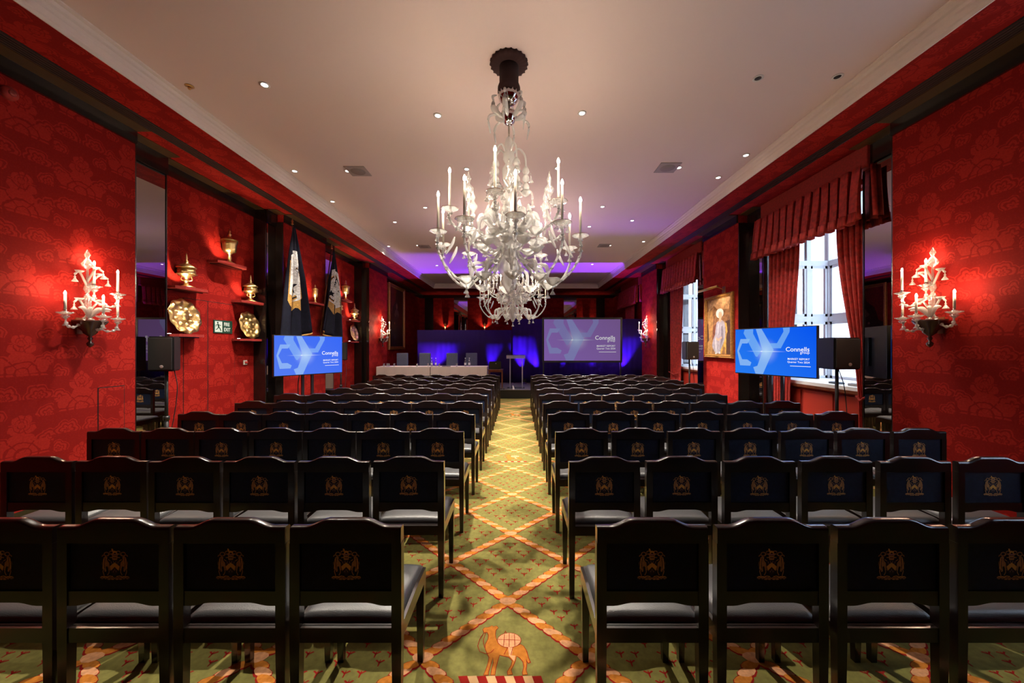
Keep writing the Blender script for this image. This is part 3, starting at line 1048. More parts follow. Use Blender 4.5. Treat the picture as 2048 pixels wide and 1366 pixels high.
def chandelier(label):
    """hangs from its origin (ceiling), 2.3 m tall"""
    R = thing('murano_chandelier', label, 'chandelier', (0, 0, 0), 0, 'glass chandeliers down the middle of the room')
    cn = MB()
    cn.lathe([(0.19, 0.0), (0.195, -0.03), (0.17, -0.045), (0.10, -0.05)], 66, (0, 0, 0), 22, 0.045)
    cn.lathe([(0.10, -0.04), (0.10, -0.22), (0.118, -0.27), (0.118, -0.33), (0.05, -0.34)], 24)
    cn.build('velvet_canopy', VELVET, R)
    b = MB().lathe([(0.02, -0.46), (0.07, -0.43), (0.105, -0.38), (0.115, -0.335), (0.108, -0.335), (0.06, -0.41), (0.015, -0.43)], 32, (0, 0, 0), 16, 0.02)
    b.build('ribbed_dish', SILVER, R)
    b = MB().lathe([(0.012, -0.665), (0.05, -0.64), (0.078, -0.58), (0.082, -0.535), (0.074, -0.54), (0.02, -0.60)], 28, (0, 0, 0), 14, 0.02)
    b.build('ribbed_bowl', SILVER, R)
    MB().lathe([(0.010, -0.42), (0.009, -0.80)], 10).build('hanging_rod', ARM_METAL, R)
    # side plumes round the upper bowl
    for k in range(6):
        t = k * PI / 3 + 0.3
        c, s = math.cos(t), math.sin(t)
        p = MB()
        leaf(p, (0.05 * c, 0.05 * s, -0.60), (0.17 * c, 0.17 * s, -0.43), (0.05 * c, 0.05 * s, -0.01), 0.03)
        leaf(p, (0.09 * c, 0.09 * s, -0.56), (0.20 * c, 0.20 * s, -0.78), (0.07 * c, 0.07 * s, 0.06), 0.014)
        leaf(p, (0.16 * c, 0.16 * s, -0.44), (0.13 * c, 0.13 * s, -0.37), (0.03 * c, 0.03 * s, 0.01), 0.014)
        p.build('glass_plume', MURANO, R)
    # column of blown vases
    col = MB()
    col.lathe([(0.012, -0.78), (0.03, -0.80), (0.045, -0.86), (0.03, -0.93), (0.055, -0.95), (0.06, -1.02), (0.035, -1.07), (0.07, -1.12), (0.065, -1.24), (0.045, -1.30), (0.085, -1.36), (0.09, -1.44), (0.05, -1.52), (0.06, -1.62), (0.05, -1.72)], 20, (0, 0, 0), 10, 0.03)
    col.build('column', MURANO, R)
    bw = MB().lathe([(0.05, -1.70), (0.12, -1.76), (0.17, -1.84), (0.16, -1.90), (0.09, -1.97), (0.07, -2.06), (0.10, -2.10), (0.115, -2.17), (0.07, -2.25), (0.085, -2.30), (0.05, -2.36), (0.02, -2.42)], 24, (0, 0, 0), 12, 0.04)
    bw.build('lower_bowl', MURANO, R)
    fb = MB()
    bell(fb, (0, 0, -2.42), 1.3)
    fb.build('bottom_drop', MURANO_CLEAR, R)
    # small upper brackets hung with bells and cups
    for k in range(5):
        t = k * 2 * PI / 5 + 0.15
        c, s = math.cos(t), math.sin(t)
        u = MB()
        u.tube(curve([(0.03 * c, 0.03 * s, -0.98), (0.10 * c, 0.10 * s, -0.90), (0.17 * c, 0.17 * s, -0.97), (0.18 * c, 0.18 * s, -1.12)], 5), 0.011, 6)
        for z_ in (-1.12, -1.20, -1.29):
            u.lathe([(0.012, 0.04), (0.030, 0.01), (0.034, -0.02), (0.016, -0.05)], 12, (0.18 * c, 0.18 * s, z_), 6, 0.08)
        petal_cup(u, (0.18 * c, 0.18 * s, -1.40), 0.055, 0.06, 6)
        u.build('upper_bracket', MURANO, R)
        q = MB()
        bell(q, (0.235 * c, 0.235 * s, -1.16), 1.0)
        q.tube([(0.18 * c, 0.18 * s, -1.10), (0.235 * c, 0.235 * s, -1.155)], 0.003, 5)
        q.build('bell_drop', MURANO_CLEAR, R)
        q = MB()
        q.tube(curve([(0.07 * c, 0.07 * s, -1.36), (0.16 * c, 0.16 * s, -1.30), (0.24 * c, 0.24 * s, -1.36), (0.25 * c, 0.25 * s, -1.42)], 4), 0.010, 6)
        bell(q, (0.25 * c, 0.25 * s, -1.42), 1.0)
        q.build('bell_bracket', MURANO_CLEAR, R)
    # flowers and plumes round the middle
    for k in range(10):
        t = k * 2 * PI / 10 + 0.2
        c, s = math.cos(t), math.sin(t)
        f = MB()
        leaf(f, (0.08 * c, 0.08 * s, -1.86), (0.34 * c, 0.34 * s, -1.70), (0.05 * c, 0.05 * s, 0.14), 0.034)
        leaf(f, (0.08 * c, 0.08 * s, -1.80), (0.22 * c, 0.22 * s, -1.52), (0.07 * c, 0.07 * s, 0.02), 0.028)
        f.build('glass_leaf', MURANO, R)
        g = MB()
        petal_cup(g, (0.30 * c, 0.30 * s, -1.98), 0.075, 0.07, 6)
        g.ball((0.30 * c, 0.30 * s, -1.93), 0.03, u=7, w=5)
        g.tube(curve([(0.07 * c, 0.07 * s, -1.92), (0.2 * c, 0.2 * s, -2.02), (0.30 * c, 0.30 * s, -1.98)], 4), 0.010, 6)
        g.build('glass_flower', MURANO, R)
    for k in range(6):
        t = k * PI / 3 + 0.55
        c, s = math.cos(t), math.sin(t)
        g = MB()
        g.tube(curve([(0.06 * c, 0.06 * s, -1.80), (0.3 * c, 0.3 * s, -1.86), (0.46 * c, 0.46 * s, -1.72), (0.46 * c, 0.46 * s, -1.52)], 5), 0.009, 6)
        g.lathe([(0.010, -1.56), (0.03, -1.53), (0.012, -1.50), (0.048, -1.44), (0.05, -1.42), (0.012, -1.37), (0.028, -1.33), (0.01, -1.29), (0.002, -1.24)], 10, (0.46 * c, 0.46 * s, 0))
        g.build('spire', MURANO_CLEAR, R)
    pts = []
    for k in range(10):
        pts.append(arm(R, k * 2 * PI / 10 + PI / 2 + 0.1, 0.74, -1.93, -2.33, -1.88, 0.46, 0.35, ''))
    for k in range(6):
        pts.append(arm(R, k * PI / 3 + 0.35, 0.62, -1.74, -1.86, -1.63, 0.36, 0.37, ''))
    return R, pts


R1, flames = chandelier('great clear glass chandelier with lit candles, nearest the viewer')
R1.location = (-0.10, 3.88, ZC)
for p in flames:
    lamp('candle_light', 'POINT', p + Vector((0, 0, 0.03)), W_CHANDELIER, (1.0, 0.80, 0.58), 0.02, parent=R1)
R2 = bpy.data.objects.new('murano_chandelier', None)
bpy.data.objects.remove(R2)
R2 = R1.copy()
COL.objects.link(R2)
R2.location = (-0.13, 8.4, ZC)
R2.rotation_euler = (0, 0, 0.2)
R2['label'] = 'glass chandelier with lit candles, farther one in front of the stage'
for ch in list(R1.children):
    if ch.type != 'LIGHT':
        copy_tree(ch, R2)
for p in flames[::2]:
    lamp('candle_light', 'POINT', p + Vector((0, 0, 0.03)), W_CHANDELIER * 3.4, (1.0, 0.80, 0.62), 0.02, parent=R2)


# ------------------------------------------------------------------ sconces
def sconce(label, x, y, s, watts, z=2.0):
    """glass candle bracket on the wall at x, s = direction out of the wall"""
    R = thing('wall_sconce', label, 'wall light', (x, y, z), 0, 'glass candle sconces')
    b = MB().lathe([(0.004, -0.27), (0.024, -0.25), (0.03, -0.225), (0.010, -0.20), (0.022, -0.17), (0.012, -0.15), (0.055, -0.11), (0.06, -0.09), (0.10, -0.05), (0.105, -0.03), (0.135, 0.01), (0.14, 0.03), (0.11, 0.03), (0.05, 0.0)], 20, (s * 0.13, 0, 0), 10, 0.03)
    b.build('base_bowl', mat('dark_bowl_glass', (0.07, 0.025, 0.02), 0.12, spec=0.8), R)
    MB().lathe([(0.014, -0.08), (0.014, 0.02), (0.026, 0.06), (0.012, 0.12), (0.03, 0.20), (0.034, 0.28), (0.012, 0.33), (0.03, 0.38), (0.012, 0.46), (0.010, 0.60), (0.04, 0.63), (0.045, 0.66), (0.010, 0.72), (0.024, 0.76), (0.004, 0.82)], 16, (s * 0.10, 0, 0), 8, 0.05).build('stem', MURANO_CLEAR, R)
    MB().box(0.0, s * 0.015, -0.03, 0.03, -0.12, 0.06).tube([(0.0, 0, 0.02), (s * 0.12, 0, 0.02)], 0.012, 8).build('back_plate', AMBER_RIM, R)
    arms = [(0.17, -0.26, 0.08, 0.20), (0.30, -0.02, 0.06, 0.21), (0.22, 0.20, 0.05, 0.20), (0.13, 0.04, 0.40, 0.26), (0.33, 0.10, 0.32, 0.25)]
    for i, (n_, t, zc, h) in enumerate(arms):
        a = MB()
        zr = 0.10 if i < 3 else 0.30
        p = curve([(s * 0.10, 0, zr), (s * (0.10 + (n_ - 0.10) * 0.5), t * 0.5, zc - 0.12), (s * (0.10 + (n_ - 0.10) * 0.9), t * 0.9, zc - 0.12), (s * n_, t, zc - 0.02)], 6)
        a.tube(p, 0.008, 6)
        for q in range(2, len(p) - 1, 3):
            a.ball(p[q], 0.017, u=7, w=4)
        ao = a.build('arm', MURANO, R)
        MB().lathe([(0.012, -0.05), (0.035, -0.02), (0.018, -0.012), (0.06, 0.012), (0.064, 0.018), (0.03, 0.004), (0.02, 0.03), (0.014, 0.03)], 16, (s * n_, t, zc), 8, 0.06).build('drip_pan', MURANO_CLEAR, ao)
        MB().lathe([(0.0125, 0.02), (0.0125, 0.045)], 10, (s * n_, t, zc)).build('candle_socket', SILVER, ao)
        MB().lathe([(0.0115, 0.045), (0.0105, h)], 10, (s * n_, t, zc)).build('candle', CANDLE, ao)
        MB().lathe([(0.004, 0), (0.010, 0.012), (0.009, 0.024), (0.003, 0.042)], 8, (s * n_, t, zc + h)).build('flame_bulb', FLAME, ao)
        q = MB()
        bell(q, (s * n_, t, zc - 0.05), 0.9)
        q.build('bell_drop', MURANO_CLEAR, ao)
        if watts:
            lamp('candle_light', 'POINT', (s * n_, t, zc + h + 0.05), watts, (1.0, 0.70, 0.42), 0.02, parent=R)
    for k, (n_, t, z_) in enumerate(((0.14, -0.15, 0.52), (0.22, 0.05, 0.58), (0.14, 0.17, 0.52), (0.12, -0.14, 0.22), (0.15, 0.15, 0.22))):
        q = MB()
        q.tube(curve([(s * 0.10, 0, z_ - 0.12), (s * (0.10 + n_) / 2, t * 0.6, z_ + 0.03), (s * n_, t, z_)], 5), 0.010, 6)
        bell(q, (s * n_, t, z_), 1.0)
        petal_cup(q, (s * (0.10 + n_) / 2, t * 0.6, z_ + 0.02), 0.035, 0.03)
        q.build('bell_bracket', MURANO, R)
    for k in range(4):
        q = MB()
        t = (k - 1.5) * 0.5
        leaf(q, (s * 0.12, 0, 0.05), (s * (0.12 + 0.1 * math.cos(t)), 0.17 * math.sin(t * 1.6), 0.16), (0, 0, 0.05), 0.02)
        q.build('glass_leaf', MURANO, R)
    return R


sconce('lit glass candle sconce on the near red wall panel at left', -4.90, 4.12, 1, W_SCONCE)
sconce('lit glass candle sconce on the near red wall panel at right', 4.60, 4.02, -1, W_SCONCE)
sconce('small lit glass sconce on the far left pier beside the dark portrait', -4.90, 13.0, 1, W_SCONCE * 1.2)
sconce('small lit glass sconce on the far right pier beyond the screen', 4.60, 13.0, -1, W_SCONCE * 1.2)

# ------------------------------------------------------------------ shelves with gilt cups and dishes
def shelf(label, xw, y, z, w=0.55, d=0.26):
    R = thing('wall_shelf', label, 'shelf', (xw, y, z), 0, 'red wall shelves')
    b = MB().use(RED_PLAIN)
    b.prism([(0.0, -w / 2), (d * 0.72, -w / 2), (d, -w / 2 + 0.09), (d, w / 2 - 0.09), (d * 0.72, w / 2), (0.0, w / 2)], 'z', -0.04, 0.0)
    b.build('board', RED_PLAIN, R)
    MB().box(0, d * 0.6, -w / 2 + 0.06, w / 2 - 0.06, -0.055, -0.04).build('bracket', WOOD_BLACK, R)
    # the little uplight let into the board, behind the front edge
    MB().lathe([(0.022, 0.0), (0.022, 0.006), (0.016, 0.008)], 12, (d * 0.35, -w * 0.36, 0)).build('uplight', LAMP_ON, R)
    return R


def shelf_light(xw, y, z, w=0.55, d=0.26, k=1.0):
    lamp('shelf_uplight', 'SPOT', (xw + d * 0.80, y - w * 0.30, z + 0.03), W_SHELF * 12 * k, (1.0, 0.74, 0.45), 0.012, aim=(xw + 0.02, y + 0.05, z + 0.75), cone=math.radians(120), blend=0.7)


CUPS = {
    'steeple': dict(bowl=[(0.10, 0), (0.105, 0.012), (0.07, 0.03), (0.03, 0.05), (0.022, 0.09), (0.04, 0.105), (0.022, 0.12), (0.03, 0.15), (0.075, 0.175), (0.105, 0.20), (0.11, 0.25), (0.10, 0.30)],
                    lid=[(0.125, 0.30), (0.125, 0.315), (0.09, 0.34), (0.045, 0.37), (0.02, 0.39), (0.03, 0.41), (0.012, 0.43), (0.018, 0.46), (0.004, 0.54)]),
    'bell': dict(bowl=[(0.085, 0), (0.09, 0.012), (0.05, 0.03), (0.024, 0.06), (0.03, 0.10), (0.02, 0.16), (0.045, 0.19), (0.09, 0.21), (0.095, 0.25), (0.10, 0.33), (0.12, 0.40)],
                 lid=[(0.125, 0.40), (0.12, 0.415), (0.075, 0.44), (0.035, 0.46), (0.02, 0.49), (0.032, 0.51), (0.014, 0.53), (0.022, 0.56), (0.004, 0.60)]),
    'slim': dict(bowl=[(0.06, 0), (0.065, 0.01), (0.03, 0.03), (0.016, 0.06), (0.02, 0.10), (0.014, 0.13), (0.04, 0.15), (0.055, 0.17), (0.058, 0.24), (0.06, 0.33)],
                 lid=[(0.068, 0.33), (0.066, 0.345), (0.035, 0.37), (0.012, 0.39), (0.02, 0.41), (0.004, 0.45)]),
}


def cup(label, kind, x, y, z, s=1.0):
    R = thing('gilt_cup', label, 'cup', (x, y, z), 0, 'gilt standing cups')
    p = CUPS[kind]
    MB().use(GOLD).lathe([(r * s, h * s) for r, h in p['bowl']], 24, (0, 0, 0), 8, 0.05).build('bowl_and_stem', GOLD_ORNATE, R)
    MB().lathe([(r * s, h * s) for r, h in p['lid']], 24, (0, 0, 0), 6, 0.03).build('lid', GOLD, R)
    if kind == 'steeple':
        zb = 0.21 * s
        MB().lathe([(0.105 * s, zb - 0.012), (0.135 * s, zb), (0.105 * s, zb + 0.012)], 24, (0, 0, 0), 12, 0.03, cap=False).build('girdle', GOLD, R)
        h = MB()
        for t in (0.3, 2.4, 4.5):
            c, n = math.cos(t), math.sin(t)
            h.tube(curve([(0.03 * c * s, 0.03 * n * s, 0.10 * s), (0.075 * c * s, 0.075 * n * s, 0.12 * s), (0.06 * c * s, 0.06 * n * s, 0.18 * s)], 4), 0.008 * s, 5)
        h.build('scroll_bracket', GOLD, R)
    return R


def dish(label, x, y, z, r, tilt=0.22):
    """lobed rosewater dish leaning on the wall, z its lowest point"""
    R = thing('gilt_dish', label, 'dish', (x, y, z), 0, 'gilt display dishes')
    M = Matrix.Translation((r * math.sin(tilt) * 0.0, 0, r * 0.98)) @ Matrix.Rotation(PI / 2 - tilt, 4, 'Y')
    a = MB().lathe([(0.02 * r, 0.10 * r), (0.26 * r, 0.12 * r), (0.32 * r, 0.02 * r), (0.60 * r, 0.0), (0.68 * r, 0.08 * r), (0.95 * r, 0.12 * r), (1.0 * r, 0.13 * r), (1.0 * r, 0.10 * r), (0.66 * r, 0.03 * r), (0.60 * r, -0.03 * r), (0.02 * r, -0.03 * r)], 60, (0, 0, 0), 10, 0.035, mtx=M)
    a.build('lobed_rim', GOLD_ORNATE, R)
    b = MB().lathe([(0.0, 0.16 * r), (0.12 * r, 0.15 * r), (0.20 * r, 0.11 * r), (0.24 * r, 0.11 * r), (0.26 * r, 0.118 * r)], 24, (0, 0, 0), 6, 0.05, mtx=M)
    b.build('boss', GOLD, R)
    # embossed band: lobes and figures beaten up out of the well and rim
    vs_, fs = [], []
    S = 80
    rings = [(0.28, 0.03, 0), (0.36, 0.012, 0), (0.44, 0.012, 1), (0.52, 0.012, 1), (0.58, 0.010, 0), (0.70, 0.095, 0), (0.78, 0.11, 2), (0.88, 0.12, 2), (0.96, 0.135, 0)]
    for q, z_, kind in rings:
        for i in range(S):
            t = 2 * PI * i / S
            dz = 0.0 if kind == 0 else 0.09 * max(0, math.sin(8 * t)) if kind == 1 else 0.09 * abs(math.sin(5 * t + 0.3))
            vs_.append(M @ Vector((q * r * (1 + 0.03 * math.cos(10 * t)) * math.cos(t), q * r * (1 + 0.03 * math.cos(10 * t)) * math.sin(t), (z_ + dz) * r)))
    for j in range(len(rings) - 1):
        for i in range(S):
            a_, b_ = j * S + i, j * S + (i + 1) % S
            fs.append((a_, b_, b_ + S, a_ + S))
    MB().use(GOLD_ORNATE).add(vs_, fs, True).build('embossed_band', GOLD_ORNATE, R)
    return R


ZW = -5.30
shelf('red wall shelf holding the broad gilt cup, beside the tall smoked mirror', ZW, 5.80, 2.655, 0.58)
shelf_light(ZW, 5.80, 2.655, k=0.8)
cup('broad gilt covered cup on the shelf above the larger lobed dish', 'steeple', ZW + 0.13, 5.76, 2.655, 1.0)
shelf('red wall shelf under the larger lobed gilt dish, beside the tall mirror', ZW, 5.75, 1.93, 0.60, 0.22)
shelf_light(ZW, 5.75, 1.93, d=0.36, k=0.5)
dish('larger lobed gilt dish leaning on the wall below the broad cup', ZW + 0.12, 5.72, 1.93, 0.275)
shelf('red wall shelf above the fire exit sign holding the tallest flared cup', ZW, 6.62, 3.215, 0.66)
shelf_light(ZW, 6.62, 3.215, k=0.8)
cup('tallest flared gilt cup with lid, above the fire exit sign', 'bell', ZW + 0.13, 6.62, 3.215, 1.03)
shelf('red wall shelf holding a gilt cup right of the fire exit sign', ZW, 7.12, 2.60, 0.58)
shelf_light(ZW, 7.12, 2.60, k=0.8)
cup('ornate gilt cup right of the fire exit sign, above the narrow-looking dish', 'steeple', ZW + 0.13, 7.14, 2.60, 0.96)
shelf('red wall shelf under the lobed dish right of the fire exit sign', ZW, 7.12, 1.885, 0.58, 0.22)
shelf_light(ZW, 7.12, 1.885, d=0.36, k=0.5)
dish('lobed gilt dish leaning on the wall right of the fire exit sign', ZW + 0.12, 7.10, 1.885, 0.262)
shelf('red wall shelf between the two navy flags', -4.90, 8.62, 2.75, 0.62)
shelf_light(-4.90, 8.62, 2.75)
cup('slim gilt beaker cup on the shelf between the two navy flags', 'slim', -4.90 + 0.13, 8.68, 2.75, 0.98)
shelf('red wall shelf partly hidden behind the second navy flag', ZW, 10.55, 2.62, 0.5)
shelf_light(ZW, 10.55, 2.62)
cup('gilt cup partly hidden behind the second navy flag', 'steeple', ZW + 0.14, 10.62, 2.62, 0.9)
shelf('highest of the red wall shelves beyond the second navy flag', ZW, 11.02, 3.12, 0.6)
shelf_light(ZW, 11.02, 3.12)
cup('gilt cup on the highest shelf beyond the second navy flag', 'bell', ZW + 0.14, 11.05, 3.12, 1.0)
shelf('farthest red wall shelf, beside the far left pier', ZW, 11.62, 2.56, 0.5)
shelf_light(ZW, 11.62, 2.56)
cup('gilt cup on the farthest left wall shelf, above the smallest dish', 'steeple', ZW + 0.16, 11.60, 2.56, 1.0)
shelf('farthest low red wall shelf under the smallest dish', ZW, 11.62, 1.90, 0.5, 0.22)
shelf_light(ZW, 11.62, 1.90, d=0.36, k=0.5)
dish('smallest looking lobed gilt dish beside the far left pier', ZW + 0.13, 11.60, 1.90, 0.26)
# far wall ledges above the drape
for x, lb in ((-1.8, 'small gilt cup on the far wall above the drapes'), (3.62, 'small gilt cup on the far wall above the projection screen'), (-3.9, 'small gilt cup on the far wall at left above the stage drape')):
    R = thing('wall_shelf', 'red ledge on the far wall under the ' + lb[:14] + ' ' + ('near the chandelier' if x == -1.8 else 'above the screen' if x > 0 else 'at the left end'), 'shelf', (x, YB - 0.02, 2.60), 0, 'red wall shelves')
    MB().box(-0.25, 0.25, -0.24, 0, -0.04, 0).build('board', RED_PLAIN, R)
    MB().box(-0.19, 0.19, -0.14, 0, -0.055, -0.04).build('bracket', WOOD_BLACK, R)
    cup(lb, 'slim', x, YB - 0.14, 2.60, 0.95)
    lamp('shelf_uplight', 'SPOT', (x, YB - 0.24, 2.64), W_SHELF * 12, (1.0, 0.6, 0.35), 0.012, aim=(x, YB, 3.4), cone=math.radians(110), blend=0.8)

# ------------------------------------------------------------------ small wall fittings
SGREEN = mat('sign_green', (0.004, 0.045, 0.03), 0.4)
SWHITE = mat('sign_white', (0.62, 0.70, 0.66), 0.5)
R = thing('exit_sign', 'green fire exit sign with running figure on the concealed door', 'sign', (-5.293, 6.62, 2.09), PI / 2)
MB().rbox(-0.21, 0.21, -0.012, 0.0, -0.115, 0.115, 0.003, 1).build('plate', SGREEN, R)
pic = MB().use(SWHITE).box(-0.185, -0.025, -0.0135, -0.012, -0.095, 0.095)
pic.use(SGREEN)


def on_plate(mb, pts, y):
    mb.add([(p[0], y, p[1]) for p in pts], [tuple(range(len(pts)))], smooth=False)


for s_ in ([(-0.125 + 0.018 * math.cos(t * PI / 6), 0.068 + 0.018 * math.sin(t * PI / 6)) for t in range(12)],
           [(-0.135, 0.045), (-0.10, 0.045), (-0.09, -0.005), (-0.118, -0.012)], [(-0.12, 0.0), (-0.095, -0.002), (-0.065, -0.03), (-0.045, -0.075), (-0.062, -0.08), (-0.085, -0.04)],
           [(-0.118, -0.005), (-0.10, -0.012), (-0.125, -0.045), (-0.165, -0.06), (-0.168, -0.048), (-0.135, -0.034)], [(-0.105, 0.042), (-0.098, 0.03), (-0.07, 0.012), (-0.048, 0.03), (-0.054, 0.036), (-0.07, 0.026)],
           [(-0.13, 0.045), (-0.128, 0.03), (-0.155, 0.02), (-0.16, -0.005), (-0.168, -0.003), (-0.165, 0.028)]):
    on_plate(pic, s_, -0.0140)
pic.build('pictogram', SWHITE, R)
for body, z_ in (('FIRE', 0.018), ('EXIT', -0.075)):
    v, f = text_mesh(body, 0.088, 0.0025, 'LEFT')
    MB().use(SWHITE).add([(0.01 + a * 0.82, -0.0135, z_ + b) for a, b, c in v], f).build('lettering', SWHITE, R)

R = thing('wall_socket', 'small white wall control beside the dish shelf, left of the screen', 'wall switch', (-5.30, 7.16, 1.43))
MB().rbox(0, 0.02, -0.045, 0.045, -0.045, 0.045, 0.006).build('plate', PAPER, R)
MB().lathe([(0.025, 0), (0.02, 0.03), (0.0, 0.034)], 12, (0.02, 0, 0), mtx=Matrix.Rotation(PI / 2, 4, 'Y')).build('knob', mat('red_button', (0.5, 0.03, 0.02), 0.4), R)
R = thing('wall_sensor', 'round red sensor high on the near left wall panel', 'sensor', (-4.90, 3.55, 4.17))
MB().lathe([(0.065, 0), (0.06, 0.03), (0.03, 0.045), (0, 0.046)], 20, mtx=Matrix.Rotation(PI / 2, 4, 'Y')).build('housing', RED_PLAIN, R)
MB().lathe([(0.03, 0.045), (0.022, 0.055), (0, 0.056)], 16, mtx=Matrix.Rotation(PI / 2, 4, 'Y')).build('dome', mat('sensor_dome', (0.3, 0.05, 0.04), 0.3), R)

# ------------------------------------------------------------------ flags
def flag(label, base, top, spread, dirn):
    """pole from base to top; cloth hangs in folds from the upper pole, dirn = side it falls to"""
    R = thing('hanging_flag', label, 'flag', base, 0, 'navy flags on the left wall')
    b, t = Vector((0, 0, 0)), Vector(top) - Vector(base)
    MB().tube([b, t], 0.016, 10).build('pole', BROWN_WOOD, R)
    f = MB()
    e = t + t.normalized() * 0.02
    f.lathe([(0.012, 0), (0.028, 0.02), (0.012, 0.04), (0.022, 0.07), (0.004, 0.13)], 12, e)
    f.build('finial', BRASS, R)
    MB().rbox(-0.05, 0.03, -0.06, 0.06, -0.05, 0.05, 0.01).build('wall_bracket', BRASS, R)
    L = 0.97
    H = spread

    def cloth(u, v):
        # v = 0 at the head of the pole, 1 at the hem; u = 0 at the pole, 1 at the free edge
        p = t * (1 - 0.86 * v)
        p.z = t.z * (1 - 0.0) - (t.z - 0.05) * v * 0.93
        q = t + (b - t) * min(1.0, v * 0.93)
        w = H * (v ** 0.85) + 0.03
        fold = math.sin(u * 15 + 1.2) * 0.075 * min(1, v * 2)
        y = q.y + dirn * (u - 0.12) * w
        x = q.x + 0.05 + fold + 0.05 * u * v
        z = q.z + 0.02 - 0.10 * u * v * (1 if dirn < 0 else 1) - 0.22 * v * u
        return (x, y, z)

    f = MB().use(FLAG)
    f.sheet(cloth, 36, 30, 0.004)
    c = f.build('cloth', FLAG, R)
    # embroidered arms: a silver field with a gold border and a dark star, worked on the cloth
    def on(u, v, lift):
        p = Vector(cloth(u, v))
        a = Vector(cloth(min(1, u + 0.01), v)) - Vector(cloth(u - 0.01, v))
        d = Vector(cloth(u, v + 0.01)) - Vector(cloth(u, v - 0.01))
        n_ = a.cross(d).normalized()
        if n_.x < 0:
            n_ = -n_
        return p + n_ * lift
    def patch(mb, u0, u1, v0f, v1f, lift, nu=18, nv=14):
        vs_, fs = [], []
        for j in range(nv + 1):
            for i in range(nu + 1):
                u = u0 + (u1 - u0) * i / nu
                a, b_ = v0f(i / nu), v1f(i / nu)
                vs_.append(on(u, a + (b_ - a) * j / nv, lift))
        for j in range(nv):
            for i in range(nu):
                k = j * (nu + 1) + i
                fs.append((k, k + 1, k + nu + 2, k + nu + 1))
        mb.add(vs_, fs, True)
    g = MB().use(FLAG_GOLD)
    wob = lambda s: 0.025 * math.sin(s * 22)
    patch(g, 0.14, 0.94, lambda s: 0.30 - 0.04 * math.sin(s * PI) + wob(s), lambda s: 0.64 + 0.10 * math.sin(s * PI) + wob(s + 0.3), 0.006)
    g.use(FLAG_SILVER)
    patch(g, 0.24, 0.92, lambda s: 0.26 - 0.04 * math.sin(s * PI), lambda s: 0.58 + 0.08 * math.sin(s * PI), 0.010)
    g.use(FLAG)
    for cu, cv, rr in ((0.62, 0.53, 0.13), (0.44, 0.40, 0.10), (0.72, 0.33, 0.09), (0.34, 0.52, 0.08)):
        pts = [on(cu + rr * (1 if k % 2 == 0 else 0.42) * math.cos(k * PI / 5 - PI / 2), cv + 0.55 * rr * (1 if k % 2 == 0 else 0.42) * math.sin(k * PI / 5 - PI / 2), 0.013) for k in range(10)]
        ctr = on(cu, cv, 0.014)
        g.add(pts + [ctr], [(k, (k + 1) % 10, 10) for k in range(10)])
    for path in ([(0.30, 0.36), (0.40, 0.32), (0.50, 0.37), (0.42, 0.44)], [(0.56, 0.30), (0.66, 0.27), (0.78, 0.30), (0.84, 0.38)], [(0.28, 0.56), (0.40, 0.60), (0.52, 0.62), (0.66, 0.64)], [(0.80, 0.44), (0.86, 0.52), (0.84, 0.60)]):
        for (ua, va), (ub, vb) in zip(path, path[1:]):
            for mm, wd, lf in ((FLAG_GOLD, 0.028, 0.012), (FLAG, 0.010, 0.014)):
                du, dv_ = ub - ua, vb - va
                ln = math.hypot(du, dv_ * 1.6)
                nu_, nv_ = -dv_ * 1.6 / ln * wd, du / ln * wd * 0.6
                g.use(mm).add([on(ua + nu_, va + nv_, lf), on(ub + nu_, vb + nv_, lf), on(ub - nu_, vb - nv_, lf), on(ua - nu_, va - nv_, lf)], [(0, 1, 2, 3)])
    g.build('embroidered_arms', FLAG_SILVER, c)
    h = MB()
    h.sheet(lambda u, v: tuple(Vector(cloth(u, 1.0)) + Vector((0.0, 0, -0.035 * v))), 36, 2, 0.006)
    h.build('hem_fringe', FLAG_GOLD, c)
    return R


flag('navy flag with silver and gold arms, nearer one on the left wall', (-4.82, 8.35, 1.88), (-4.62, 7.56, 4.20), 1.05, -1)
flag('navy flag with silver and gold arms, farther one beyond the slim cup', (-4.82, 8.98, 1.95), (-4.76, 9.42, 4.20), 1.0, 1)

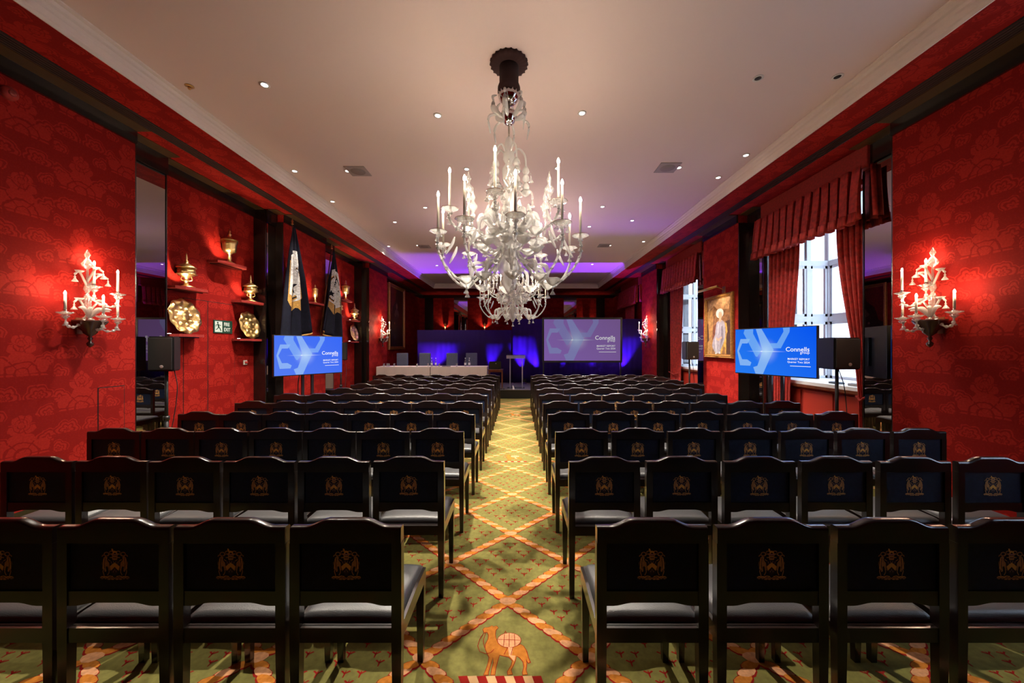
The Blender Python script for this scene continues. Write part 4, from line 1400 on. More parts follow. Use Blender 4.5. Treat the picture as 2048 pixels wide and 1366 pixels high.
# ------------------------------------------------------------------ slides and screens
def slide_mats(p, strength, bg, bg2, band, band2, flare):
    m = bpy.data.materials.new(p + '_slide_ground')
    m.use_nodes = True
    nt = m.node_tree
    nt.nodes.clear()
    o = nt.nodes.new('ShaderNodeOutputMaterial')
    e = nt.nodes.new('ShaderNodeEmission')
    e.inputs[1].default_value = strength
    tc = nt.nodes.new('ShaderNodeTexCoord')
    s = nt.nodes.new('ShaderNodeSeparateXYZ')
    nt.links.new(tc.outputs['Generated'], s.inputs[0])
    k = NT(nt)
    mx = nt.nodes.new('ShaderNodeMix'); mx.data_type = 'RGBA'
    fac = k.m('ADD', k.m('MULTIPLY', s.outputs[0], 0.6), k.m('MULTIPLY', s.outputs[2], 0.4))
    nt.links.new(fac, mx.inputs[0])
    mx.inputs[6].default_value = (*bg2, 1)
    mx.inputs[7].default_value = (*bg, 1)
    # the picture's own star flare
    dx = k.m('SUBTRACT', s.outputs[0], 0.42)
    dz = k.m('SUBTRACT', s.outputs[2], 0.50)
    dist = k.m('SQRT', k.m('ADD', k.m('POWER', k.m('MULTIPLY', dx, 1.78), 2), k.m('POWER', dz, 2)))
    glow = k.m('POWER', k.m('MAXIMUM', k.m('SUBTRACT', 1.0, k.m('MULTIPLY', dist, 3.0)), 0.0), 2.0)
    streak = k.m('MULTIPLY', k.m('POWER', k.m('MAXIMUM', k.m('SUBTRACT', 1.0, k.m('MULTIPLY', k.m('ABSOLUTE', dx), 3.8)), 0.0), 1.2),
                 k.m('POWER', k.m('MAXIMUM', k.m('SUBTRACT', 1.0, k.m('MULTIPLY', k.m('ABSOLUTE', dz), 55.0)), 0.0), 1.5))
    fl_ = k.m('MINIMUM', k.m('ADD', k.m('MULTIPLY', glow, 0.75), streak), 1.0)
    m2 = nt.nodes.new('ShaderNodeMix'); m2.data_type = 'RGBA'
    nt.links.new(fl_, m2.inputs[0])
    nt.links.new(mx.outputs[2], m2.inputs[6])
    m2.inputs[7].default_value = (*flare, 1)
    nt.links.new(m2.outputs[2], e.inputs[0])
    nt.links.new(e.outputs[0], o.inputs[0])

    def band_mat(n, c):
        mm = bpy.data.materials.new(p + n)
        mm.use_nodes = True
        t = mm.node_tree
        t.nodes.clear()
        oo = t.nodes.new('ShaderNodeOutputMaterial')
        ee = t.nodes.new('ShaderNodeEmission')
        ee.inputs[0].default_value = (*c, 1); ee.inputs[1].default_value = strength
        tr = t.nodes.new('ShaderNodeBsdfTransparent')
        mix = t.nodes.new('ShaderNodeMixShader')
        mix.inputs[0].default_value = 0.62
        t.links.new(tr.outputs[0], mix.inputs[1]); t.links.new(ee.outputs[0], mix.inputs[2])
        t.links.new(mix.outputs[0], oo.inputs[0])
        return mm
    return m, band_mat('_slide_band', band), band_mat('_slide_band_faint', band2), emission(p + '_slide_white', (1, 1, 1), strength * 1.0)


S_RING = [(150, 650), (235, 395), (470, 395), (410, 490), (275, 490), (195, 655), (275, 830), (400, 830), (500, 890), (470, 960), (225, 960)]
S_ARM1 = [(310, 270), (340, 192), (545, 192), (540, 285), (735, 620), (640, 770), (600, 760)]
S_ARM2 = [(605, 192), (735, 192), (1000, 620), (765, 1118), (600, 1118), (545, 985), (640, 955), (760, 640)]
S_HOOK = [(1190, 192), (1330, 192), (1325, 275), (1150, 590), (975, 590), (915, 490), (1070, 490), (1205, 265)]


def slide(parent, w, h, z0, mats_, y=0.0):
    """the slide shown on a screen w x h whose lower edge is at z0, facing -y"""
    g, b1, b2, wh = mats_
    pic = MB().use(g)
    pic.box(-w / 2, w / 2, y, y + 0.002, z0, z0 + h)
    p = pic.build('slide_picture', g, parent)
    P = lambda q: ((q[0] - 105) / 1710 * w - w / 2, y, z0 + h * (1 - (q[1] - 190) / 930))
    from mathutils.geometry import tessellate_polygon
    for pts, mm, lift in ((S_RING, b1, 0.0008), (S_ARM1, b2, 0.0014), (S_ARM2, b1, 0.0020), (S_HOOK, b2, 0.0026)):
        q = [P(a) for a in pts]
        t = tessellate_polygon([[Vector((a[0], a[2], 0)) for a in q]])
        MB().use(mm).add([(a[0], y - lift, a[2]) for a in q], [tuple(x) for x in t]).build('chevron_band', mm, p)
    sx = w / 1710
    for body, size, bold, xr, yb in (('Connells', 128, 1.3, 1702, 648), ('group', 74, 0.0, 1702, 690), ('MARKET REPORT', 54, 0.6, 1702, 808), ('Quarter Two 2024', 54, 0.6, 1702, 866)):
        v, f = text_mesh(body, size * sx, bold * sx * 0.6)
        o_ = P((xr, yb))
        MB().use(wh).add([(o_[0] + a, y - 0.0034, o_[2] + b) for a, b, c in v], f).build('lettering', wh, p)
    a, b = P((1335, 930)), P((1720, 921))
    MB().use(wh).box(a[0], b[0], y - 0.0034, y - 0.003, a[2], b[2]).build('rule_line', wh, p)
    return p


TV = slide_mats('tv', 1.0, (0.002, 0.09, 0.86), (0.02, 0.20, 0.86), (0.34, 0.60, 0.90), (0.22, 0.50, 0.90), (0.80, 0.92, 1.0))
TVL = slide_mats('tv_violet', 1.0, (0.04, 0.14, 0.92), (0.09, 0.20, 0.88), (0.36, 0.58, 0.92), (0.26, 0.48, 0.92), (0.80, 0.92, 1.0))


def television(label, x, y, rz, zc, mats_, w=1.27, h=0.72):
    R = thing('television', label, 'television', (x, y, 0), rz, 'televisions on floor stands')
    MB().rbox(-w / 2 - 0.012, w / 2 + 0.012, 0.0, 0.05, zc - h / 2 - 0.016, zc + h / 2 + 0.012, 0.006).build('bezel', BLACK_PLASTIC, R)
    s = MB().box(-w / 2, w / 2, -0.002, 0.001, zc - h / 2, zc + h / 2).build('screen', BLACK, R)
    slide(s, w, h, zc - h / 2, mats_, -0.005)
    MB().rbox(-0.22, 0.22, 0.05, 0.09, zc - 0.22, zc + 0.22, 0.004).build('mounting_plate', BLACK, R)
    for q in (-0.09, 0.09):
        MB().box(q - 0.022, q + 0.022, 0.09, 0.13, 0.02, zc + 0.2).build('stand_post', mat('dark_steel', (0.06, 0.06, 0.07), 0.3, metal=0.8), R)
    MB().rbox(-0.24, 0.24, -0.02, 0.26, 0.0, 0.02, 0.005).build('stand_base', BLACK, R)
    c = MB()
    c.tube(curve([(-0.14, 0.10, zc - 0.3), (-0.16, 0.14, zc - 0.6), (-0.13, 0.16, 0.4), (-0.15, 0.20, 0.012)], 6), 0.008, 6)
    c.build('power_cable', BLACK, R)
    return R


television('large television on a floor stand under the navy flags, angled to the room', -3.98, 7.08, math.atan2(1.02, 0.66), 1.575, TVL)
television('large television on a floor stand before the nearer window', 4.05, 5.91, math.atan2(-1.18, 0.47), 1.66, TV, 1.27, 0.745)

# ------------------------------------------------------------------ loudspeakers
def speaker(label, x, y, rz, zc, w, h, d, legs=True):
    R = thing('loudspeaker', label, 'loudspeaker', (x, y, 0), rz, 'black loudspeakers on stands')
    z0, z1 = zc - h / 2, zc + h / 2
    bm = bmesh.new()
    pts = [(-w / 2, 0), (w / 2, 0), (w / 2 - 0.07, d), (-w / 2 + 0.07, d)]
    vs_ = [bm.verts.new((p[0], p[1], z)) for z in (z0, z1) for p in pts]
    for f in ((3, 2, 1, 0), (4, 5, 6, 7), (0, 1, 5, 4), (1, 2, 6, 5), (2, 3, 7, 6), (3, 0, 4, 7)):
        bm.faces.new([vs_[i] for i in f])
    bmesh.ops.bevel(bm, geom=bm.edges[:], offset=0.014, segments=2, affect='EDGES')
    MB().use(BLACK_PLASTIC).frombm(bm, False).build('cabinet', BLACK_PLASTIC, R)
    MB().rbox(-w / 2 + 0.02, w / 2 - 0.02, -0.012, 0.004, z0 + 0.02, z1 - 0.02, 0.005).build('front_grille', mat('speaker_grille', (0.016, 0.016, 0.018), 0.6), R)
    M = Matrix.Translation((0.02, -0.012, z0 + 0.065)) @ Matrix.Rotation(PI / 2, 4, 'X')
    MB().lathe([(0.022, 0), (0.022, 0.005), (0.018, 0.006)], 20, mtx=M).build('round_badge', mat('silver_badge', (0.6, 0.6, 0.62), 0.35, metal=0.5), R)
    MB().lathe([(0.02, 0.0), (0.02, z0 - 0.5)], 12, (0, d * 0.45, 0.5)).build('pole', BLACK, R)
    MB().lathe([(0.026, 0.25), (0.026, 0.75)], 12, (0, d * 0.45, 0)).build('lower_tube', BLACK, R)
    MB().lathe([(0.036, 0.72), (0.036, 0.78)], 12, (0, d * 0.45, 0)).build('clamp_collar', BLACK_PLASTIC, R)
    for k in range(3):
        t = k * 2 * PI / 3 + 0.4
        c, s = math.cos(t), math.sin(t)
        g = MB()
        g.tube([(0.03 * c, d * 0.45 + 0.03 * s, 0.62), (0.25 * c, d * 0.45 + 0.25 * s, 0.012)], 0.012, 8)
        g.tube([(0.025 * c, d * 0.45 + 0.025 * s, 0.30), (0.17 * c, d * 0.45 + 0.17 * s, 0.31)], 0.008, 6)
        g.build('leg', BLACK, R)
    c = MB()
    c.tube(curve([(0.07, d * 0.6, z0), (0.12, d * 0.5, z0 - 0.25), (0.10, d * 0.3, z0 - 0.7), (0.05, 0.0, 0.3), (0.09, -0.1, 0.01)], 7), 0.005, 6)
    c.build('signal_cable', BLACK, R)
    return R


speaker('black loudspeaker on a stand before the tall left wall mirror', -4.84, 5.00, 0.22, 1.64, 0.31, 0.475, 0.26)
speaker('black loudspeaker on a stand before the near right curtain', 4.20, 4.72, 0.05, 1.65, 0.36, 0.41, 0.34)
speaker('black loudspeaker on a stand before the farther window', 4.24, 9.00, 0.15, 1.64, 0.35, 0.44, 0.30)
speaker('black loudspeaker half hidden behind the left television', -4.42, 9.15, 0.25, 1.62, 0.35, 0.44, 0.30)

# ------------------------------------------------------------------ portraits
def frame(parent, w, h, t, d):
    """moulded frame lying in the local xz plane, facing -y"""
    f = MB().use(GILT_FRAME)
    prof = [(0.0, 0.0), (0.0, -d * 0.6), (t * 0.18, -d), (t * 0.4, -d * 0.8), (t * 0.6, -d * 0.95), (t * 0.8, -d * 0.45), (t, -d * 0.4), (t, 0.0)]
    cs = [(-1, -1), (1, -1), (1, 1), (-1, 1)]
    n = len(prof)
    v, fc = [], []
    for sx, sz in cs:
        for a, y in prof:
            v.append((sx * (w / 2 - a), y, sz * (h / 2 - a)))
    for i in range(4):
        for j in range(n - 1):
            p, q = i * n + j, ((i + 1) % 4) * n + j
            fc.append((p, p + 1, q + 1, q))
    f.add(v, fc, False)
    return f.build('frame', GILT_FRAME, parent)


def paint(name, c, n=0.25):
    return mat(name, c, 0.45, noise=(14, n, (1, 1, 1)), coat=0.15)


def fill(mb, m, pts, w, h, lift):
    from mathutils.geometry import tessellate_polygon
    q = [((u - 0.5) * w, (0.5 - v) * h) for u, v in pts]
    t = tessellate_polygon([[Vector((a, b, 0)) for a, b in q]])
    mb.use(m).add([(a, -lift, b) for a, b in q], [tuple(x) for x in t])


def ell(cu, cv, ru, rv, n=18, rot=0):
    return [(cu + ru * math.cos(2 * PI * k / n), cv + rv * math.sin(2 * PI * k / n)) for k in range(n)]


R = thing('framed_portrait', 'gilt framed portrait of a seated lady in pale lilac dress and white hat', 'painting', (4.597, 8.47, 2.20), -PI / 2)
W_, H_ = 1.18, 1.44
frame(R, W_, H_, 0.085, 0.06)
w_, h_ = W_ - 0.15, H_ - 0.15
p = MB().use(paint('canvas_brown', (0.19, 0.085, 0.035), 0.5)).box(-w_ / 2, w_ / 2, -0.014, -0.004, -h_ / 2, h_ / 2)
P_ = [
    (paint('canvas_light', (0.36, 0.20, 0.10), 0.5), [(0.05, 0.0), (0.95, 0.0), (0.9, 0.22), (0.62, 0.20), (0.45, 0.20), (0.30, 0.12), (0.08, 0.2)]),
    (paint('canvas_ochre', (0.30, 0.15, 0.05), 0.4), [(0.0, 0.22), (0.24, 0.18), (0.28, 0.7), (0.22, 1.0), (0.0, 1.0)]),
    (paint('canvas_shade', (0.055, 0.022, 0.012), 0.3), [(0.0, 0.45), (0.05, 0.42), (0.09, 0.75), (0.0, 0.78)]),
    (paint('canvas_shade', (0.055, 0.022, 0.012)), [(0.78, 0.42), (0.95, 0.40), (1.0, 1.0), (0.80, 1.0)]),
    (paint('canvas_red_brown', (0.14, 0.045, 0.02), 0.4), [(0.28, 0.48), (0.44, 0.44), (0.42, 0.68), (0.22, 0.74), (0.24, 0.60)]),
    (paint('gilt_chair_paint', (0.44, 0.24, 0.05), 0.4), [(0.60, 0.66), (0.80, 0.62), (0.80, 0.98), (0.76, 0.98), (0.74, 0.86), (0.66, 0.88), (0.64, 0.98), (0.58, 0.98)]),
    (paint('gilt_chair_paint', (0.44, 0.24, 0.05)), [(0.74, 0.44), (0.82, 0.46), (0.85, 0.60), (0.80, 0.70), (0.78, 0.56)]),
    (paint('lilac_dress', (0.27, 0.235, 0.28), 0.2), [(0.50, 0.40), (0.62, 0.39), (0.73, 0.43), (0.77, 0.55), (0.76, 0.70), (0.70, 0.80), (0.60, 0.90), (0.52, 0.98), (0.36, 0.97), (0.27, 0.90), (0.22, 0.84), (0.28, 0.72), (0.36, 0.64), (0.38, 0.52), (0.42, 0.43)]),
    (paint('pale_fold', (0.38, 0.35, 0.39), 0.12), [(0.33, 0.72), (0.40, 0.70), (0.44, 0.97), (0.38, 0.97)]),
    (paint('pale_fold', (0.38, 0.35, 0.39)), [(0.46, 0.46), (0.52, 0.44), (0.50, 0.62), (0.45, 0.66)]),
    (paint('lilac_shade', (0.15, 0.12, 0.16), 0.2), [(0.62, 0.50), (0.66, 0.50), (0.70, 0.72), (0.56, 0.90), (0.60, 0.72)]),
    (paint('painted_skin', (0.45, 0.26, 0.17), 0.12), [(0.40, 0.68), (0.48, 0.72), (0.62, 0.68), (0.64, 0.71), (0.50, 0.76), (0.40, 0.73)]),
    (paint('painted_skin', (0.45, 0.26, 0.17)), [(0.53, 0.36), (0.61, 0.36), (0.62, 0.41), (0.56, 0.43), (0.51, 0.41)]),
    (paint('white_hat', (0.50, 0.48, 0.47), 0.1), ell(0.55, 0.27, 0.155, 0.085)),
    (paint('grey_hair', (0.40, 0.33, 0.28), 0.2), ell(0.57, 0.305, 0.085, 0.065)),
    (paint('painted_skin', (0.45, 0.26, 0.17)), ell(0.575, 0.325, 0.058, 0.058)),
    (paint('white_hat', (0.50, 0.48, 0.47)), [(0.36, 0.97), (0.44, 0.97), (0.42, 1.0), (0.36, 1.0)]),
    (paint('white_hat', (0.50, 0.48, 0.47)), [(0.52, 0.95), (0.58, 0.94), (0.58, 0.985), (0.53, 0.985)]),
]
for i, (m, pts) in enumerate(P_):
    fill(p, m, pts, w_, h_, 0.0144 + 0.0004 * i)
p.build('canvas', None, R)
MB().rbox(-0.06, 0.06, -0.066, -0.058, -H_ / 2 + 0.02, -H_ / 2 + 0.05, 0.002, 1).build('name_plate', BRASS, R)
R = thing('picture_light', 'brass tube picture light above the seated lady portrait', 'picture light', (4.6, 8.27, 3.02))
MB().tube([(-0.38, -0.40, 0), (-0.38, 0.40, 0)], 0.026, 14).build('lamp_tube', BRASS, R)
MB().tube(curve([(0, 0, -0.02), (-0.18, 0, 0.05), (-0.38, 0, 0.02)], 5), 0.010, 8).build('arm', BRASS, R)
MB().rbox(-0.02, 0.0, -0.06, 0.06, -0.08, 0.06, 0.005).build('wall_plate', BRASS, R)
lamp('picture_lamp', 'SPOT', (-0.34, 0, -0.04), 28.0, (1.0, 0.78, 0.5), 0.03, aim=(0.0, 0, -0.9), cone=math.radians(130), blend=0.8, parent=R)

R = thing('framed_portrait', 'large dark full-length portrait in gilt frame beyond the far left pier', 'painting', (-5.295, 16.0, 2.98), PI / 2)
W_, H_ = 2.05, 2.75
frame(R, W_, H_, 0.14, 0.09)
w_, h_ = W_ - 0.26, H_ - 0.26
p = MB().use(paint('dark_canvas', (0.028, 0.014, 0.010), 0.5)).box(-w_ / 2, w_ / 2, -0.02, -0.004, -h_ / 2, h_ / 2)
for i, (m, pts) in enumerate([
    (paint('painted_red_drape', (0.15, 0.02, 0.012), 0.4), [(0.0, 0.0), (0.5, 0.0), (0.42, 0.22), (0.22, 0.34), (0.12, 0.55), (0.0, 0.6)]),
    (paint('painted_robe', (0.045, 0.03, 0.025), 0.3), [(0.42, 0.36), (0.62, 0.36), (0.74, 0.46), (0.72, 0.62), (0.66, 0.95), (0.30, 0.95), (0.34, 0.62), (0.30, 0.48)]),
    (paint('painted_fur', (0.16, 0.12, 0.09), 0.3), [(0.44, 0.36), (0.60, 0.36), (0.70, 0.44), (0.60, 0.50), (0.52, 0.44), (0.44, 0.50), (0.34, 0.46)]),
    (paint('painted_skin_dim', (0.34, 0.18, 0.11), 0.1), ell(0.52, 0.30, 0.055, 0.055)),
    (paint('painted_hair_dim', (0.10, 0.08, 0.07), 0.1), [(0.46, 0.29), (0.48, 0.24), (0.56, 0.24), (0.58, 0.29), (0.55, 0.265), (0.49, 0.265)]),
    (paint('painted_skin_dim', (0.34, 0.18, 0.11)), ell(0.36, 0.60, 0.03, 0.02)),
]):
    fill(p, m, pts, w_, h_, 0.0206 + 0.0005 * i)
p.build('canvas', None, R)

# ------------------------------------------------------------------ pelmets and curtains
def pelmet(label, y0, y1, pleats):
    x = 4.75
    R = thing('window_pelmet', label, 'pelmet', (x, (y0 + y1) / 2, 4.5), 0, 'red pleated window pelmets')
    L = y1 - y0
    b = MB().use(RED_PLAIN).rbox(0.0, 0.29, -L / 2 + 0.02, L / 2 - 0.02, -0.31, 0.0, 0.008)
    b.build('valance_board', RED_PLAIN, R)

    P_ = L / pleats
    KEY = [(0.0, 0.0, 1.0), (0.06, 0.02, 1.06), (0.42, 0.70, 1.06), (0.50, 0.73, 0.95), (0.58, 0.62, 0.62), (0.66, 0.60, 0.05), (0.86, 1.12, 0.05), (0.93, 1.10, 0.62), (1.0, 1.0, 1.0)]

    def frill(u, v):
        """stuffed box pleats: raised tongues with deep undercut slots between them"""
        t = min(u * pleats, pleats - 1e-6)
        i, f = int(t), t - int(t)
        for (fa, ya, xa), (fb, yb, xb) in zip(KEY, KEY[1:]):
            if f <= fb:
                q = (f - fa) / (fb - fa)
                yy, oo = ya + (yb - ya) * q, xa + (xb - xa) * q
                break
        yy = max(0.0, min(pleats, i + yy)) * P_
        return (-(0.11 + 0.05 * v) * oo + 0.005, -L / 2 + yy + 0.015 * math.sin(v * 3 + i), -0.30 - 0.69 * v)
    fr = MB()
    fr.sheet(frill, pleats * 24, 8, 0.008)
    fr.build('pleated_frill', CURTAIN, R)

    def frg(u, v):
        p_ = frill(u, 0.93)
        return (min(p_[0], -0.07) - 0.012 - 0.012 * v, p_[1], -0.93 - 0.13 * v + 0.008 * math.sin(u * pleats * 2 * PI))
    g = MB()
    g.sheet(frg, pleats * 12, 2, 0.012)
    g.build('fringe', FRINGE, R)
    for yy, nm in ((-L / 2, -1), (L / 2, 1)):
        e = MB()
        e.sheet(lambda u, v: (0.0 + 0.29 * u, yy + nm * (0.02 + 0.04 * v * (1 + 0.5 * math.sin(u * 14))), -0.30 - 0.70 * v), 10, 6, 0.008)
        e.build('side_return', CURTAIN, R)
    return R


pelmet('red pleated fringed pelmet over the nearer window', 5.02, 7.28, 13)
pelmet('red pleated fringed pelmet over the farther window', 9.62, 11.95, 13)
pelmet('red pleated pelmet beyond the far right pier, beside the stage', 14.6, 17.2, 13)


def curtain_panel(label, y_out, top_in, bot_in, x=4.90, ztop=3.62, zbot=0.04, folds=6, tie=None):
    """curtain hanging from y_out to an inner edge that may be drawn back at the tie height"""
    R = thing('window_curtain', label, 'curtain', (x, y_out, 0), 0, 'long red damask curtains')

    def f(u, v):
        z = ztop + (zbot - ztop) * v
        k = min(1.0, v * 1.25)
        inner = (top_in - y_out) * (1 - k * k * (3 - 2 * k)) + (bot_in - y_out) * (k * k * (3 - 2 * k))
        amp = 0.045 * (1 - 0.3 * k)
        return (amp * math.sin(u * folds * 2 * PI + 0.6 * v), inner * u + 0.01 * math.sin(v * 6), z)
    m = MB()
    m.sheet(f, folds * 10, 24, 0.008)
    m.build('drape', CURTAIN, R)
    g = MB()
    g.sheet(lambda u, v: tuple(Vector(f(1.0, v)) + Vector((-0.012, (0.035 * u) * (1 if top_in > y_out else -1), 0))), 1, 24, 0.012)
    g.build('braid_edge', FRINGE, R)
    if tie:
        t = MB()
        p_ = [f(u / 6, (ztop - tie) / (ztop - zbot)) for u in range(7)]
        t.tube([(a[0] * 0.2 - 0.065, a[1], a[2] + 0.03 * math.cos(i)) for i, a in enumerate(p_)], 0.018, 8)
        t.build('tie_back', FRINGE, R)
    return R


curtain_panel('drawn-back red curtain at the near side of the nearer window', 5.16, 5.66, 5.31, folds=5, tie=1.0)
curtain_panel('red curtain at the far side of the nearer window, behind the television', 7.24, 6.46, 6.72, folds=7)
curtain_panel('red curtain at the far side of the farther window', 11.92, 11.0, 11.2, folds=7, tie=0.9)
curtain_panel('red curtain beyond the far right pier beside the drapes', 16.9, 15.6, 15.8, folds=9)
# things on the near window sill
R = thing('sill_device', 'small dark device on the nearer window sill', 'device', (5.20, 6.05, 1.13))
MB().rbox(-0.05, 0.05, -0.10, 0.10, 0.0, 0.03, 0.006).build('body', mat('slate_plastic', (0.06, 0.08, 0.11), 0.4), R)
MB().rbox(-0.035, 0.035, -0.08, 0.08, 0.03, 0.034, 0.001, 1).build('keypad', BLACK_PLASTIC, R)
R = thing('power_strip', 'grey power strip on the nearer window sill beside the loudspeaker', 'power strip', (5.16, 5.55, 1.13))
MB().rbox(-0.03, 0.03, -0.22, 0.22, 0.0, 0.04, 0.006).build('body', GREY_FABRIC, R)
for k in range(4):
    MB().rbox(-0.018, 0.018, -0.19 + k * 0.1, -0.12 + k * 0.1, 0.04, 0.044, 0.001, 1).build('socket', BLACK_PLASTIC, R)

# ------------------------------------------------------------------ stage
ZS = 0.30
R = thing('stage_platform', 'low black stage platform across the far end of the room', 'stage', (0, 12.35, 0))
MB().box(-4.86, 4.56, 0.02, 2.6, 0.0, ZS - 0.02).build('skirt', STAGE_BLACK, R)
MB().box(-4.87, 4.57, 0.0, 2.6, ZS - 0.02, ZS).build('deck', STAGE_TOP, R)


def drape(label, x0, x1, y, ztop):
    R = thing('stage_drape', label, 'drape', ((x0 + x1) / 2, y, ZS), 0, 'dark blue drapes behind the stage')
    w = x1 - x0
    h = ztop - ZS
    m = MB()
    n = int(w * 5)
    m.sheet(lambda u, v: ((u - 0.5) * w, -0.004 * (1 + math.sin(u * n * 2 * PI)), 0.02 + (h - 0.02) * (1 - v)), n * 6, 3, 0.01)
    m.build('cloth', DRAPE, R)
    MB().box(-w / 2, w / 2, 0.02, 0.06, h - 0.06, h).build('top_rail', BLACK, R)
    for q in (-w / 2 + 0.1, w / 2 - 0.1):
        MB().box(q - 0.02, q + 0.02, 0.02, 0.06, 0.0, h).build('upright', BLACK, R)
    return R


drape('lower dark blue stage drape behind the white clothed table', -4.0, -0.26, 14.62, 2.39)
drape('taller dark blue stage drape behind the projection screen', -0.25, 4.98, 14.60, 2.83)

PS = slide_mats('projected', 0.62, (0.24, 0.13, 0.36), (0.30, 0.16, 0.55), (0.28, 0.35, 0.66), (0.25, 0.28, 0.58), (0.8, 0.95, 1.0))
R = thing('projection_screen', 'big framed projection screen before the dark drapes', 'projection screen', (2.34, 13.6, ZS))
w, h, zb = 2.80, 1.52, 1.22 - ZS
f = MB().use(BLACK)
f.box(-w / 2 - 0.07, w / 2 + 0.07, -0.02, 0.03, zb - 0.07, zb).box(-w / 2 - 0.07, w / 2 + 0.07, -0.02, 0.03, zb + h, zb + h + 0.07)
f.box(-w / 2 - 0.07, -w / 2, -0.02, 0.03, zb, zb + h).box(w / 2, w / 2 + 0.07, -0.02, 0.03, zb, zb + h)
f.build('frame', BLACK, R)
s = MB().box(-w / 2, w / 2, 0.0, 0.008, zb, zb + h).build('screen', PAPER, R)
slide(s, w, h, zb, PS, -0.006)
for q in (-w / 2 - 0.02, w / 2 + 0.02):
    MB().box(q - 0.025, q + 0.025, 0.03, 0.08, 0.0, zb + h).build('leg', BLACK, R)
    MB().box(q - 0.025, q + 0.025, -0.10, 0.40, 0.0, 0.04).build('foot', BLACK, R)

# tables under white cloths
def clothed_table(k, x0, x1):
    y0, y1, zt = 12.48, 13.18, 1.055
    side = 'left' if k == 0 else 'right'
    R = thing('trestle_table', 'long table under white cloth on the stage, %s one of the two' % side, 'table', ((x0 + x1) / 2, 12.83, ZS), 0, 'tables on the stage')
    w = x1 - x0
    MB().rbox(-w / 2 + 0.02, w / 2 - 0.02, -0.33, 0.33, 0.715, 0.745, 0.006).build('tabletop', BROWN_WOOD, R)
    for sx in (-1, 1):
        for sy in (-1, 1):
            MB().box(sx * (w / 2 - 0.12) - 0.02, sx * (w / 2 - 0.12) + 0.02, sy * 0.25 - 0.02, sy * 0.25 + 0.02, 0, 0.715).build('leg', STEEL, R)
    c = MB()
    w2 = w / 2 - 0.003

    def edge(t):
        # around the hem, 0..1
        return t
    ring = []
    per = [(-w2, -0.35), (w2, -0.35), (w2, 0.35), (-w2, 0.35)]
    n = 28
    for i in range(4):
        a, b = per[i], per[(i + 1) % 4]
        for j in range(n):
            ring.append((a[0] + (b[0] - a[0]) * j / n, a[1] + (b[1] - a[1]) * j / n, i, j / n))
    m = len(ring)
    vs_ = []
    for z, amp in ((0.755, 0.0), (0.752, 0.002), (0.4, 0.003), (0.02, 0.008)):
        for i, (x, y, sd, t) in enumerate(ring):
            o = amp * math.sin(i * 1.3) if 0 < t < 1 else 0
            ox, oy = ((0, -o), (min(0, o), 0), (0, o), (max(0, -o), 0))[sd]
            vs_.append((x + (ox if sd in (1, 3) else 0), y + oy, z))
    fs = [tuple(range(m))]
    for r_ in range(3):
        for i in range(m):
            a, b = r_ * m + i, r_ * m + (i + 1) % m
            fs.append((a, a + m, b + m, b))
    c.add(vs_, fs, False)
    o = c.build('tablecloth', CLOTH)
    o.location = ((x0 + x1) / 2, 12.83, ZS)
    tag(o, 'white cloth over the %s stage table, reaching to the floor' % side, 'tablecloth', 'white cloths on the stage tables')


clothed_table(0, -4.80, -2.985)
clothed_table(1, -2.975, -1.06)
ZT = ZS + 0.756


def chair_back_stage(label, x):
    R = thing('conference_chair', label, 'chair', (x, 13.62, ZS), 0, 'blue grey chairs behind the stage table')
    MB().rbox(-0.21, 0.21, 0.0, 0.07, 0.50, 1.20, 0.025, 3).build('backrest', UPHOLSTERY, R)
    MB().rbox(-0.22, 0.22, -0.42, 0.02, 0.40, 0.49, 0.03, 3).build('seat', UPHOLSTERY, R)
    for sx in (-1, 1):
        for yy in (-0.38, 0.03):
            MB().taper(sx * 0.19, yy, 0, 0.41, 0.028, 0.028, 0.04, 0.04).build('leg', WOOD, R)
    return R


for x, lb in ((-4.28, 'blue grey high-back chair behind the table, leftmost, before the dark portrait'), (-3.45, 'second blue grey chair from the left behind the white table'),
              (-2.45, 'third blue grey chair from the left behind the white table'), (-1.73, 'blue grey chair at the right end behind the white table')):
    chair_back_stage(lb, x)


def bottle(label, x, y, s=1.0):
    R = thing('water_bottle', label, 'bottle', (x, y, ZT), 0, 'water bottles on the stage table')
    MB().lathe([(0.034, 0.0), (0.036, 0.01), (0.036, 0.16), (0.030, 0.19), (0.014, 0.225), (0.013, 0.27)], 16).build('glass_body', BOTTLE, R)
    MB().lathe([(0.0155, 0.262), (0.0155, 0.292)], 12).build('cap', mat('white_cap', (0.75, 0.75, 0.78), 0.4), R)
    MB().lathe([(0.0365, 0.05), (0.0365, 0.12)], 16, cap=False).build('paper_band', PAPER, R)
    return R


for x, lb in ((-3.00, 'water bottle of the middle pair on the table, left one'), (-2.86, 'water bottle of the middle pair on the table, right one'),
              (-1.84, 'water bottle of the right pair on the table, left one'), (-1.70, 'water bottle of the right pair on the table, right one')):
    bottle(lb, x, 12.80)


def tumbler(label, x, y):
    R = thing('drinking_glass', label, 'glass', (x, y, ZT), 0, 'drinking glasses on the stage table')
    MB().lathe([(0.0, 0.004), (0.028, 0.004), (0.034, 0.10), (0.036, 0.10), (0.031, 0.0), (0.0, 0.0)], 16, cap=False).build('glass_wall', BOTTLE, R)
    MB().lathe([(0.027, 0.005), (0.030, 0.045)], 14).build('paper_insert', PAPER, R)


